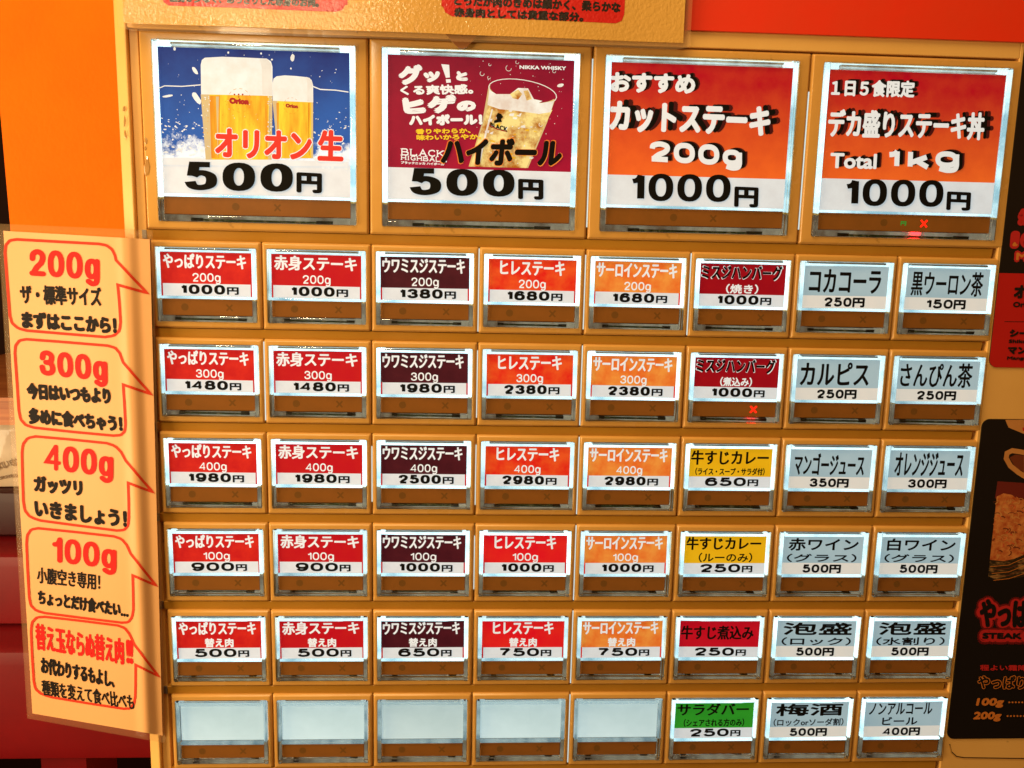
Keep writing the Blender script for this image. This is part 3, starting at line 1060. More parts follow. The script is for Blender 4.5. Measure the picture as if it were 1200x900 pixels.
# 2: highball
root, mb, q, cw, ch = bigprint(1)
K = dict(sc=4.737, o=(450, 55))
pic = MB(mb.o)
hw, hh = cw / 2, ch / 2
z = CZ - .03
yb_ = -hh + .775 * ch


def G(pts):
    return [(x, min(y, yb_)) for x, y in P(pts)]


pic.poly(G([(582, 210), (950, 292), (905, 420), (800, 672), (470, 664), (545, 420)]), z, 'beeredge')
pic.poly(G([(586, 300), (935, 350), (890, 440), (790, 672), (480, 664), (552, 420)]), z - .005, 'whisky')
pic.poly(G([(584, 240), (640, 268), (760, 300), (870, 312), (944, 300), (925, 362), (860, 372), (740, 355), (640, 345), (575, 322)]), z - .01, 'ice')
# inside of the rim seen from above
rim = [(770 + 188 * cos(a) * 1 - 8 * sin(a), 250 + 66 * sin(a) + 30 * cos(a)) for a in [2 * pi * k / 28 for k in range(28)]]
pic.poly(P([(770 + (x - 770) * .97, 246 + (y - 250) * .9) for x, y in rim]), z - .014, 'maroon')
pic.poly(P([(600, 262), (700, 262), (745, 228), (800, 230), (832, 290), (880, 300), (850, 316), (740, 312), (640, 292)]), z - .018, 'ice')
pic.poly(P([(700, 262), (745, 236), (768, 262), (745, 292), (715, 285)]), z - .022, 'whisky')
pic.poly(P([(775, 245), (800, 240), (820, 290), (792, 298)]), z - .022, 'whisky')
pic.strip(P(rim), .28, z - .026, 'ice', closed=True)
for k in range(46):                 # ice facets and glints in the glass
    a, bq = rnd.random(), rnd.random()
    X0 = 590 + (500 - 590) * bq + a * 300
    Y0 = 345 + bq * 300
    s_ = rnd.uniform(6, 26)
    pts = G([(X0, Y0), (X0 + s_, Y0 + rnd.uniform(-8, 8)), (X0 + s_ * rnd.uniform(.4, 1.2), Y0 + s_ * .6), (X0 - s_ * .2, Y0 + s_ * .4)])
    pic.poly(pts, z - .03 - k * .0005, rnd.choice(['ice', 'whisky', 'ice', 'beer']))
for k in range(60):                 # bubbles in the air
    X0, Y0 = rnd.uniform(470, 1000), rnd.uniform(75, 640)
    X, Y = P([(X0, Y0)])[0]
    r = rnd.choice([.07, .1, .12, .16])
    if X < hw - .5 and Y < yb_ - .5:
        pic.poly(ellipse(X, Y, r, r, 7), z - .06, 'ice')
for a in ((545, 148, 12), (692, 118, 16), (583, 170, 8), (740, 85, 9), (588, 98, 7), (870, 432, 10), (945, 135, 9)):
    X, Y = P([(a[0], a[1])])[0]
    e = ellipse(X, Y, a[2] / 15.8, a[2] / 15.8, 12)
    pic.strip(e[:9], .17, z - .062, 'ice')
X, Y = P([(980, 214)])[0]
pic.poly(ellipse(X, Y, 1.2, .6, 10, -.3, .1), z - .062, 'ice')
pic.poly(G([(598, 345), (605, 347), (556, 540), (536, 640), (530, 640), (560, 480)]), z - .06, 'ice')
# small dark emblem on the glass
pic.poly(P([(622, 382), (632, 366), (650, 372), (662, 388), (650, 400), (655, 416), (636, 418), (612, 424), (610, 410), (628, 402)]), z - .065, 'ink')
pic.build('printed_picture', parent=root)
mb.z = z - .09
T(mb, 'BLACK', P([(590, 418), (686, 446), (590, 446)]), 'ink', .10)
mb.strip(P([(585, 436), (630, 458), (680, 470)]), .3, mb.z, 'logo')
T(mb, 'グ', P([(72, 104), (212, 96), (86, 214)]), 'whitetext', .62)
T(mb, 'ッ', P([(216, 140), (310, 132), (224, 200)]), 'whitetext', .5)
mb.poly(P([(318, 96), (362, 100), (366, 170), (344, 172)]), mb.z, 'whitetext')
mb.poly(P([(344, 180), (370, 180), (372, 198), (346, 200)]), mb.z, 'whitetext')
T(mb, 'と', P([(400, 134), (466, 136), (400, 188)]), 'whitetext', .45)
T(mb, 'くる爽快感。', P([(88, 214), (492, 206), (94, 270)]), 'whitetext', .2)
T(mb, 'ヒゲ', P([(98, 278), (400, 262), (112, 380)]), 'whitetext', .75)
T(mb, 'の', P([(400, 302), (508, 296), (406, 362)]), 'whitetext', .55)
T(mb, 'ハイボール！', P([(136, 376), (545, 372), (140, 438)]), 'whitetext', .38)
T(mb, '香りやわらか、', P([(176, 456), (480, 450), (178, 486)]), 'yellowink', .12)
T(mb, '味わいかろやか。', P([(180, 488), (540, 482), (182, 520)]), 'yellowink', .12)
# serifed capitals: strokes with small feet
SER = {'B': [[(0, 0), (0, 1)], [(0, 0), (.55, 0), (.7, .12), (.7, .36), (.55, .48), (0, .48)], [(.55, .48), (.8, .6), (.8, .88), (.6, 1), (0, 1)]],
       'L': [[(0, 0), (0, 1), (.75, 1), (.75, .75)]], 'A': [[(0, 1), (.42, 0), (.85, 1)], [(.16, .65), (.68, .65)]],
       'C': [[(.8, .25), (.72, .06), (.45, 0), (.12, .15), (0, .5), (.12, .85), (.45, 1), (.75, .92), (.82, .75)]],
       'K': [[(0, 0), (0, 1)], [(.75, 0), (.05, .55)], [(.25, .4), (.85, 1)]], 'H': [[(0, 0), (0, 1)], [(.8, 0), (.8, 1)], [(0, .5), (.8, .5)]],
       'I': [[(.1, 0), (.1, 1)]], 'G': [[(.8, .22), (.7, .05), (.42, 0), (.1, .15), (0, .5), (.12, .87), (.45, 1), (.78, .9), (.78, .55), (.5, .55)]]}


def serif(mb, word, o, ux, uy, sp, w, m):
    x = 0
    for c in word:
        for st in SER[c]:
            pts = [(o[0] + ux[0] * (x + a) + uy[0] * bq, o[1] + ux[1] * (x + a) + uy[1] * bq) for a, bq in st]
            mb.strip(pts, w, mb.z, m)
            mb.z -= .001
            for a, bq in (st[0], st[-1]):
                if bq in (0, 1) and c != 'C':
                    e = .17
                    mb.strip([(o[0] + ux[0] * (x + a - e) + uy[0] * bq, o[1] + ux[1] * (x + a - e) + uy[1] * bq),
                              (o[0] + ux[0] * (x + a + e) + uy[0] * bq, o[1] + ux[1] * (x + a + e) + uy[1] * bq)], w * .55, mb.z, m)
                    mb.z -= .001
        x += sp * (.5 if c == 'I' else 1)


p0 = P([(100, 566)])[0]
serif(mb, 'BLACK', p0, (2.75, .06), (0.02, 2.1), 1.17, .42, 'whitetext')
p0 = P([(98, 604)])[0]
serif(mb, 'HIGHBALL', p0, (1.9, .04), (.02, 1.4), 1.2, .32, 'whitetext')
T(mb, 'ブラックニッカ ハイボール', P([(95, 634), (335, 644), (95, 650)]), 'whitetext', .06)
T(mb, 'NIKKA WHISKY', P([(752, 103), (1010, 110), (752, 124)]), 'whitetext', .09)
qd = P([(325, 500), (998, 512), (312, 655)])
T(mb, 'ハイボール', [(qd[0][0] - .35, qd[0][1] - .35), (qd[1][0] + .35, qd[1][1] - .35), (qd[2][0] - .35, qd[2][1] + .35)], 'orange', .66)
T(mb, 'ハイボール', qd, 'ink', .55)
T(mb, '500', P([(142, 672), (726, 684), (142, 822)]), 'ink', 2.0, .95)
T(mb, '円', P([(744, 732), (885, 738), (744, 845)]), 'ink', .55, .36)
mb.build('lettering', parent=root)

# 3: cut steak
root, mb, q, cw, ch = bigprint(2)
K = dict(sc=3.103, o=(680, 0))
for t, qd, wt, dx in (('おすすめ', [(110, 262), (420, 270), (108, 335)], .42, 18), ('カットステーキ', [(108, 365), (695, 388), (104, 478)], .55, 36), ('200g', [(250, 512), (588, 532), (250, 606)], .95, 20)):
    sh = P([(a + dx, bq - 6) for a, bq in qd])
    T(mb, t, sh, 'shade', wt + .22)
    T(mb, t, [(a - dx * .035, bq + .1) for a, bq in sh], 'ink', wt + .02)
    T(mb, t, P(qd), 'whitetext', wt)
T(mb, '1000', P([(178, 630), (548, 636), (176, 730)]), 'ink', 1.35, .85)
T(mb, '円', P([(560, 678), (648, 682), (558, 752)]), 'ink', .5, .34)
mb.build('lettering', parent=root)

# 4: steak bowl
root, mb, q, cw, ch = bigprint(3)
K = dict(sc=3.103, o=(920, 0))
for t, qd, wt, dx in (('１日５食限定', [(170, 288), (474, 294), (166, 350)], .26, 16), ('デカ盛りステーキ丼', [(158, 396), (728, 408), (154, 500)], .34, 34),
                      ('Total', [(165, 556), (334, 560), (162, 612)], .26, 18), ('1', [(370, 540), (416, 542), (367, 612)], .95, 20),
                      ('k', [(446, 543), (528, 547), (443, 615)], .95, 20), ('g', [(546, 534), (632, 538), (542, 630)], .95, 20)):
    sh = P([(a + dx, bq - 6) for a, bq in qd])
    T(mb, t, sh, 'shade', wt + .2)
    T(mb, t, [(a - dx * .035, bq + .1) for a, bq in sh], 'ink', wt)
    T(mb, t, P(qd), 'whitetext', wt)
T(mb, '1000', P([(212, 650), (576, 656), (208, 748)]), 'ink', 1.35, .85)
T(mb, '円', P([(586, 696), (674, 700), (582, 764)]), 'ink', .5, .34)
mb.build('lettering', parent=root)

# glowing strips set in some button joints for light leaking from inside the cabinet
for (x, y, h) in ([(COLX[0] + 20, ROWY[1], 30), (COLX[2] + 20, ROWY[0], 31), (COLX[3] + 20, ROWY[0], 28), (COLX[4] + 20, ROWY[0], 31), (COLX[2] + 20, ROWY[1], 26)] +
                  [(COLX[3] + 20, ROWY[i], 31) for i in (1, 2, 3, 4)] + [(COLX[3] + 20, ROWY[5], 30)] + [(COLX[1] + 20, ROWY[2], 22), (COLX[2] + 20, ROWY[2], 24), (COLX[2] + 20, ROWY[3], 22)] +
                  [(0.0, BIGY, 60), (80.49, BIGY + 4, 50)]):
    g = MB((x, y, 1.7))
    g.box(-.15, -h / 2, 0, .15, h / 2, .8, 'joint')
    onm(g.build('joint_leak_glow'))

# brown marks on the left edge of the cabinet
for (u, v, a, bq, rr) in ((162.5, 128, .45, 1.0, .2), (157.5, 143, .35, 2.0, .1), (158, 158, .4, 1.6, -.1), (171, 165, .5, 1.2, 0), (172.5, 195, 1.0, 3.6, .05), (170.5, 174, .4, .7, 0)):
    X, Y = U(u, v, 1.0)
    s = MB((X, Y, 4.15 if X < -161 else .98))
    pts = ellipse(0, 0, a, bq, 14, rr, .2)
    zz_ = 0
    nn = len(pts)
    s.add([(p[0], p[1], 0) for p in pts] + [(p[0] * .7, p[1] * .7, -.12) for p in pts],
          [(i, (i + 1) % nn, nn + (i + 1) % nn, nn + i) for i in range(nn)] + [tuple(range(2 * nn - 1, nn - 1, -1))], 'stain')
    if X > -161:
        onm(s.build('glue_stain', fix=True))
    else:
        s.o = (X, Y, 5.9)
        s.o = (-166.6, Y, .55)
        onm(s.build('glue_stain', fix=True))

# raised contour on the cabinet under the posters
ct = MB()
ln = [U(*p, 1.1) for p in ((1113, 872), (1115, 881), (1121, 886.5), (1130, 888), (1240, 889.5))]
L3 = [(p[0], p[1]) for p in ln]
ct.strip(L3, .5, 1.15, 'groove')
ct.strip([(a, bq + .6) for a, bq in L3], .5, 1.12, 'bezel')
onm(ct.build('pressed_contour'))

# ---------------------------------------------------------------- sheets and posters
# scarlet board on the machine head, top right
hb_ = MB((0, 0, 0))
hb_.box(-40, -400, -0.2, 300, -184.2, 1.15, 'header')
o = hb_.build('scarlet_board', fix=True)
tag(o, 'plain scarlet board on the machine head, at the top right above the buttons', 'board')


def film(name, pts, z, parent, warp=None, t=.25):
    """clear plastic film a little larger than the paper"""
    f = MB()
    n = len(pts)
    f.add([(p[0], p[1], z) for p in pts] + [(p[0], p[1], z + t) for p in pts],
          [tuple(range(n)), tuple(range(2 * n - 1, n - 1, -1))] + [(i, (i + 1) % n, n + (i + 1) % n, n + i) for i in range(n)], 'film')
    return f.build(name, parent=parent, fix=True, warp=warp)


# --- laminated notice across the top
NZ = -4.5
nr = bpy.data.objects.new('laminated_notice', None)
COL.objects.link(nr)
nr.location = W(-60, -178, 0)
tag(nr, 'glossy laminated yellow notice with red text boxes, cut off by the top of the photo', 'notice')
bpy.context.view_layer.update()
NI = nr.matrix_world.inverted()


def onn(o):
    o.parent = nr
    o.matrix_parent_inverse = NI
    return o


a0, a1 = U(140, 27.5, NZ), U(801, 51, NZ)
nb = MB()
# gently wavy paper: a grid
nxg, nyg = 60, 12
x0, x1, y0, y1 = a0[0] + 1.2, a1[0], -330, (a0[1] + a1[1]) / 2
sl_ = (a1[1] - a0[1]) / (a1[0] - a0[0])


def nwarp(x, y, z):
    return (x, y + (x - (x0 + x1) / 2) * sl_ * 0 + 0, z + .5 * sin(x * .035 + .6) + .25 * sin(x * .11))


vs, fs = [], []
for j in range(nyg + 1):
    for i in range(nxg + 1):
        xx = x0 + (x1 - x0) * i / nxg
        yy = y0 + (y1 - y0) * j / nyg
        if j == nyg:
            yy = a0[1] + (xx - a0[0]) * sl_ - .3
        vs.append((xx, yy, NZ))
for j in range(nyg):
    for i in range(nxg):
        a = j * (nxg + 1) + i
        fs.append((a, a + nxg + 1, a + nxg + 2, a + 1))
nb.add(vs, fs, 'notice')
onn(nb.build('paper', smooth=True, warp=nwarp))
ff = MB()
xs = [x0 - 2.2 + (x1 + 2.6 - x0 + 2.2) * i / 40 for i in range(41)]
top = [(x, -330) for x in xs]
botl = [(x, a0[1] + (x - a0[0]) * sl_ + 2.0) for x in xs]
botl[0] = (botl[0][0], botl[0][1] - 1)
botl[-1] = (botl[-1][0], botl[-1][1] - 1)
nn = len(xs)
ff.add([(p[0], p[1], NZ + .3) for p in top + botl] + [(p[0], p[1], NZ + .42) for p in top + botl],
       [(i, i + nn, i + nn + 1, i + 1) for i in range(nn - 1)] + [(2 * nn + i, 2 * nn + i + 1, 3 * nn + i + 1, 3 * nn + i) for i in range(nn - 1)] +
       [(nn + i, 3 * nn + i, 3 * nn + i + 1, nn + i + 1) for i in range(nn - 1)] + [(i, i + 1, 2 * nn + i + 1, 2 * nn + i) for i in range(nn - 1)] +
       [(0, 2 * nn, 3 * nn, nn), (nn - 1, 2 * nn - 1, 4 * nn - 1, 3 * nn - 1)], 'film')
onn(ff.build('clear_film', fix=True, warp=nwarp))
nt_ = MB()
q3 = lambda pts: [U(a, bq, NZ) for a, bq in pts]
r1 = q3([(189, -60), (189, -4), (191, 2), (197, 6), (393, 14), (401, 12), (405, 6), (407, -60)])
r2 = q3([(518, -60), (519, 8), (522, 15), (530, 19.5), (722, 27), (729, 24), (732, 16), (733, -60)])
for r in (r1, r2):
    # subdivide so that the print follows the paper
    n_ = 24
    xa, xb = r[0][0], r[-1][0]
    inner = r[1:-1]

    def low(x):
        for i in range(len(inner) - 1):
            if inner[i][0] <= x <= inner[i + 1][0]:
                t = (x - inner[i][0]) / (inner[i + 1][0] - inner[i][0] + 1e-9)
                return inner[i][1] + t * (inner[i + 1][1] - inner[i][1])
        return inner[0][1] if x < inner[0][0] else inner[-1][1]
    xs_ = sorted(set([xa + (xb - xa) * i / n_ for i in range(n_ + 1)] + [p[0] for p in inner]))
    for i in range(len(xs_) - 1):
        p, s_ = xs_[i], xs_[i + 1]
        nt_.add([(p, -260, NZ - .08), (p, low(p), NZ - .08), (s_, low(s_), NZ - .08), (s_, -260, NZ - .08)], [(0, 1, 2, 3)], 'redpaper')
onn(nt_.build('red_box', smooth=False, warp=nwarp))
nl = MB()
nl.z = NZ - .12
nl.text('脂身が少なく、あっさりした赤身のお肉。', q3([(198, -9), (374, -2), (198, 2)]), 'inkn', .2)
nl.z = NZ - .12
nl.text('とったか肉のきめは細かく、柔らかな', q3([(532, -6), (728, 2), (532, 7)]), 'inkn', .22)
nl.text('赤身肉としては貴重な部分。', q3([(532, 8.5), (684, 14.5), (532, 20)]), 'inkn', .22)
onn(nl.build('lettering', warp=nwarp))
tp = MB(W(0, 0, 0))
pts = [U(*p, -1.2) for p in ((517, 34), (566, 36), (557, 45), (548, 55), (543, 57.5), (537, 56), (530, 49))]
n_ = len(pts)
tp.o = (0, 0, 0)
tp.add([(p[0], p[1], -1.6) for p in pts] + [(p[0], p[1], -.9) for p in pts],
       [tuple(range(n_)), tuple(range(2 * n_ - 1, n_ - 1, -1))] + [(i, (i + 1) % n_, n_ + (i + 1) % n_, n_ + i) for i in range(n_)], 'tape')
o = tp.build('corner_clip', fix=True)
tag(o, 'small brown triangular clip poking out under the laminated notice', 'clip')

# --- laminated size guide on the left
SZ = -3.0
sr = bpy.data.objects.new('size_guide_sheet', None)
COL.objects.link(sr)
sr.location = W(-190, 95, 0)
tag(sr, 'tall laminated yellow sheet of red speech bubbles listing meat sizes, at the left edge', 'sign')
bpy.context.view_layer.update()
SI = sr.matrix_world.inverted()


def ons(o):
    o.parent = sr
    o.matrix_parent_inverse = SI
    return o


def swarp(x, y, z):
    """the sheet bends back towards the cabinet along its right side and curls a little at its foot"""
    t = min(1, max(0, (y + 107) / 190))
    xb = -166.0 - 1.5 * t
    d = 0
    if x > xb:
        d = min(1, (x - xb) / 4.0)
        d = d * d * (3 - 2 * d) * (1.0 + .8 * t)
    bow = .8 * sin((x + 215) * .09) + .6 * sin(y * .03)
    ridge = -0.7 * math.exp(-((x - xb + 1.5) / 2.2) ** 2) * (.35 + .65 * t)
    z2 = z + d + bow * .6 + ridge + max(0, -168 - x) * .16
    k = (z2 - CAM[2]) / (z - CAM[2])     # stays where it was measured while it leans back
    return (CAM[0] + (x - CAM[0]) * k, CAM[1] + (y - CAM[1]) * k, z2)


q3 = lambda pts, z=SZ: [U(a, bq, z) for a, bq in pts]
edgeL = q3([(4, 270.5), (38, 836)])
edgeR = q3([(175.5, 280.5), (190.5, 862)])
gx, gy = 80, 48


def sheetgrid(mb, L, R, m, z):
    vs, fs = [], []
    for j in range(gy + 1):
        t = j / gy
        for i in range(gx + 1):
            s_ = i / gx
            ax = L[0][0] + (L[1][0] - L[0][0]) * t
            ay = L[0][1] + (L[1][1] - L[0][1]) * t
            bx = R[0][0] + (R[1][0] - R[0][0]) * t
            by = R[0][1] + (R[1][1] - R[0][1]) * t
            vs.append((ax + (bx - ax) * s_, ay + (by - ay) * s_, z))
    for j in range(gy):
        for i in range(gx):
            a = j * (gx + 1) + i
            fs.append((a, a + gx + 1, a + gx + 2, a + 1))
    mb.add(vs, fs, m)


sb = MB()
sheetgrid(sb, edgeL, edgeR, 'sheet', SZ)
ons(sb.build('paper', smooth=True, warp=swarp))
fb = MB()
fl_, fr_ = q3([(-4, 262), (31, 843)]), q3([(178, 270), (192.5, 872)])
sheetgrid(fb, fl_, fr_, 'film', SZ + .8)
fo = fb.build('clear_film', smooth=True, warp=swarp)
so = fo.modifiers.new('thickness', 'SOLIDIFY')
so.thickness = 0.0003
so.offset = 0
ons(fo)

bub = [[(5.8, 291.8), (8.5, 283.5), (15.9, 280.3), (65, 283), (120, 286), (128.5, 289), (134, 296), (136, 304.8), (172.5, 343.2), (138, 333.7), (140, 355), (141.6, 381.3), (138.5, 391), (127, 395.2), (75, 391), (27.4, 387), (16.5, 382), (12.1, 374), (9, 335)],
       [(17.3, 410.2), (19.5, 401), (27.4, 397.2), (78, 401), (130, 405.3), (139, 410), (144.4, 424.7), (176.8, 461.6), (144.4, 450.7), (146, 475), (147.3, 501.2), (145, 508.3), (137.2, 510.8), (85, 506), (36.1, 500.6), (26, 495.5), (22.5, 485.3), (20, 448)],
       [(25.8, 526.7), (28.5, 516), (38, 511), (84, 515), (129, 519.6), (140, 526), (147.6, 540), (179, 576.4), (150.2, 565.8), (151, 590), (151.1, 611), (149, 619), (141.3, 622.2), (93, 616), (44.4, 609.5), (31, 603), (27.6, 591), (26.5, 558)],
       [(31.1, 633.3), (33, 623), (41, 618.5), (90, 623.5), (137.8, 628.9), (147, 635), (153.3, 648.9), (183, 685.8), (155.6, 674.2), (156.2, 697), (156.4, 717.8), (153, 727.5), (146.7, 730), (97, 724), (48.9, 717.8), (38, 713), (34.7, 704.4), (32.5, 668)],
       [(36.4, 735.6), (39, 725), (48.9, 722.2), (96, 727.5), (142, 733.3), (150, 739), (157.8, 755.6), (185.8, 792), (159, 779), (159, 800), (158.5, 820), (155.5, 828.5), (148.9, 831), (103, 824), (57.8, 816.4), (44, 811), (40, 802.2), (37.8, 768)]]


def smoothpts(pts, keep):
    """round the corners of an outline except the tail tip"""
    out = []
    n = len(pts)
    for i in range(n):
        p, a, b = pts[i], pts[i - 1], pts[(i + 1) % n]
        la, lb = math.hypot(p[0] - a[0], p[1] - a[1]), math.hypot(b[0] - p[0], b[1] - p[1])
        if i in keep:
            out.append(p)
            continue
        ta, tb = min(.35, 4 / la), min(.35, 4 / lb)
        out.append((p[0] + (a[0] - p[0]) * ta, p[1] + (a[1] - p[1]) * ta))
        out.append((p[0] + (b[0] - p[0]) * tb, p[1] + (b[1] - p[1]) * tb))
    # divide long pieces so that the line follows the bend of the sheet
    res = []
    n = len(out)
    for i in range(n):
        p, b = out[i], out[(i + 1) % n]
        k = max(1, int(math.hypot(b[0] - p[0], b[1] - p[1]) / 3))
        for j in range(k):
            res.append((p[0] + (b[0] - p[0]) * j / k, p[1] + (b[1] - p[1]) * j / k))
    return res


for bi, bb in enumerate(bub):
    tipx = max(range(len(bb)), key=lambda i: bb[i][0])
    keep = {tipx, tipx - 1, tipx + 1}
    l = MB()
    l.strip(q3(smoothpts(bb, keep)), 1.0, SZ - .12, 'redline', closed=True)
    ons(l.build('bubble_outline', warp=swarp))
tx = [('200g', (34.1, 291.2), (117, 297), (34.7, 331), 'redhead', .75), ('ザ・標準サイズ', (22.5, 332.8), (118.4, 336.6), (24.5, 356), 'blackhead', .24), ('まずはここから！', (24.6, 364), (136.4, 371.2), (26, 384.8), 'blackhead', .42),
      ('300g', (45.6, 409.6), (125.7, 417.5), (47, 447), 'redhead', .75), ('今日はいつもより', (30.3, 447.8), (129.4, 454.1), (31.8, 468), 'blackhead', .42), ('多めに食べちゃう！', (32.4, 476.7), (143, 486.8), (34.1, 496.9), 'blackhead', .42),
      ('400g', (52.4, 519.5), (133.3, 529), (52.4, 558), 'redhead', .75), ('ガッツリ', (38.7, 556.4), (96.4, 562.2), (40, 576.4), 'blackhead', .42), ('いきましょう！', (40, 584.4), (148.7, 597.8), (40.9, 605.8), 'blackhead', .42),
      ('100g', (61.3, 628.9), (136.9, 638), (61.3, 666), 'redhead', .75), ('小腹空き専用！', (43.1, 663.6), (117.4, 672.4), (43.6, 683.1), 'blackhead', .16), ('ちょっとだけ食べたい…', (44.4, 690.2), (151.1, 706.7), (44.4, 708), 'blackhead', .30),
      ('替え玉ならぬ替え肉', (40.9, 729.5), (145, 748), (42.2, 761), 'redhead', .30), ('!!', (147.5, 748.5), (156, 750), (148, 777), 'redhead', .5), ('お代わりするもよし、', (47.6, 768.9), (134.4, 786.7), (48, 788.9), 'blackhead', .30), ('種類を変えて食べ比べも', (48, 795.5), (156.6, 813.7), (49.8, 814.2), 'blackhead', .15)]
for (t, a, bq, c, mm, wt) in tx:
    l = MB()
    l.z = SZ - .15
    if t[-1] == 'g':
        l.num(t, q3([a, bq, c]), mm, .98, .92, .12, True)
    else:
        l.text(t, q3([a, bq, c]), mm, wt)
    ons(l.build('lettering', warp=swarp))

# --- black and red menu panels on the right
PZ = .7


def panel(name, outline, label, cat, zt=.45):
    r = bpy.data.objects.new(name, None)
    COL.objects.link(r)
    cx = sum(p[0] for p in outline) / len(outline)
    cy = max(p[1] for p in outline)
    r.location = W(cx, cy, PZ)
    tag(r, label, cat)
    bpy.context.view_layer.update()
    inv = r.matrix_world.inverted()

    def on(o):
        o.parent = r
        o.matrix_parent_inverse = inv
        return o
    n = len(outline)
    m_ = MB()
    m_.add([(p[0], p[1], PZ) for p in outline] + [(p[0], p[1], PZ + zt) for p in outline],
           [tuple(range(n)), tuple(range(2 * n - 1, n - 1, -1))] + [(i, (i + 1) % n, n + (i + 1) % n, n + i) for i in range(n)], 'pblack')
    on(m_.build('backing', fix=True))
    return on


PL = 159.75
o1 = rounded(PL, -230, PL + 150, -63.4, 3.2)
on = panel('drinks_menu_panel', o1, 'black and red drinks menu panel at the right edge, upper of the two', 'menu')
m_ = MB()
yr = U(1173, 320, PZ)[1]
lowc = [p for p in rounded(PL, yr - 10, PL + 150, -63.4, 3.2) if p[1] > yr + .1]
m_.poly([(PL + 150, yr)] + lowc + [(PL, yr)], PZ - .02, 'pred')
q3 = lambda pts, z=PZ: [U(a, bq, z) for a, bq in pts]
ln = q3([(1177, 377), (1290, 378)])
m_.strip(ln, .28, PZ - .03, 'pblack')
on(m_.build('printed_ground'))
l = MB()
l.z = PZ - .04
for t, a, bq, c, mm, wt, bk in (('1000円', (1187.5, 272), (1282, 272.5), (1186, 290), 'porange', .5, 1.0), ('Medium', (1191, 296), (1250, 296.5), (1190.5, 305), 'porange', .2, .8), ('焼', (1195, 247), (1212, 247), (1194.5, 262), 'pred', .4, .9)):
    l.text(t, [(x - (bk if i != 1 else -bk), y + (bk if i == 2 else -bk)) for i, (x, y) in enumerate(q3([a, bq, c]))], 'pglow', wt + bk * .8)
    l.z -= .03
    l.text(t, q3([a, bq, c]), mm, wt)
    l.z -= .03
for t, a, bq, c, wt in (('オリオンビール', (1188.5, 333), (1290, 335), (1187, 350), .35), ('Orion Beer', (1187, 353.5), (1236, 354), (1186.5, 360), .16), ('シークワーサー', (1183, 385.5), (1262, 386.5), (1182.5, 395), .26),
                        ('Shikuwasa', (1182, 397.5), (1222, 398), (1181.5, 402), .12), ('マンゴージュース', (1181, 405), (1270, 406), (1180.5, 415), .26), ('Mango Juice', (1180, 417.5), (1224, 418), (1179.5, 422.5), .12)):
    l.text(t, q3([a, bq, c]), 'pblack', wt)
on(l.build('lettering'))

yt, ybt = U(1152, 491, PZ)[1], U(1112, 866, PZ)[1]
o2 = rounded(PL, yt, PL + 150, ybt, 3.2)
on = panel('food_menu_panel', o2, 'black menu panel with cup and salad bowl photo, lower one at the right edge', 'menu')
m_ = MB()
q3 = lambda pts, z=PZ: [U(a, bq, z) for a, bq in pts]
m_.poly(q3([(1178, 492), (1290, 492), (1290, 510), (1230, 512), (1200, 508.5), (1182, 501)]), PZ - .02, 'pcup')
m_.poly(q3([(1198, 501), (1240, 500), (1240, 506), (1199, 505)]), PZ - .03, 'pred')
m_.poly(q3([(1169, 564), (1290, 572), (1290, 600), (1166, 584)]), PZ - .02, 'pmaroon')
# salad heap
m_.poly(q3([(1168, 582), (1176, 578), (1186, 580), (1194, 586), (1290, 584), (1290, 650), (1200, 652), (1175, 658), (1160, 656), (1164, 620)]), PZ - .03, 'psalad')
for k in range(70):
    u, v = random.uniform(1164, 1230), random.uniform(584, 652)
    X, Y = U(u, v, PZ)
    m_.poly(ellipse(X, Y, random.uniform(.3, 1.3), random.uniform(.2, .5), 8, random.uniform(-1, 1), .2), PZ - .035 - .0005 * k, random.choice(['psalad', 'psalad2', 'pcup', 'psalad']))
# handle of the cup: a ring
hc = [(1196, 550), (1188, 547), (1180, 540), (1176.5, 532), (1178, 529 - 4), (1184, 528 - 2), (1190, 527), (1202, 529), (1212, 530)]
m_.poly(q3([(1200, 528), (1290, 528), (1290, 588), (1206, 582), (1200, 560)]), PZ - .09, 'pcup')
m_.strip(q3([(1204, 560), (1194, 554), (1184, 546), (1179, 537), (1180, 531), (1186, 528), (1196, 529.5), (1208, 532)]), 2.0, PZ - .10, 'pcup')
m_.poly(q3([(1183, 536), (1190, 532.5), (1200, 534), (1201, 554), (1190, 548)]), PZ - .08, 'pcup2')
# glass bowl
m_.poly(q3([(1160, 656), (1180, 658), (1200, 650), (1290, 640), (1290, 676), (1200, 676), (1170, 680), (1158, 675)]), PZ - .11, 'pbowl')
for k in range(5):
    m_.strip(q3([(1160 + k, 664 + 4 * k), (1182, 662 + 4 * k), (1202, 653 + 4.6 * k)]), .22, PZ - .115 - .001 * k, 'pcup2' if k % 2 else 'porange')
for k in range(170):                # shredded leaves
    u, v = random.uniform(1164, 1225), random.uniform(584, 650)
    a_ = random.uniform(-1.2, 1.2)
    L_ = random.uniform(4, 9)
    pts = [(u + L_ * t * cos(a_ + t), v + L_ * t * sin(a_ + t) * .7) for t in (0, .33, .66, 1)]
    m_.strip(q3(pts), random.uniform(.2, .55), PZ - .072 - .0001 * k, random.choice(['pcup', 'pcup', 'psalad', 'psalad2', 'pcup2']))
on(m_.build('printed_ground'))
l = MB()
l.z = PZ - .05
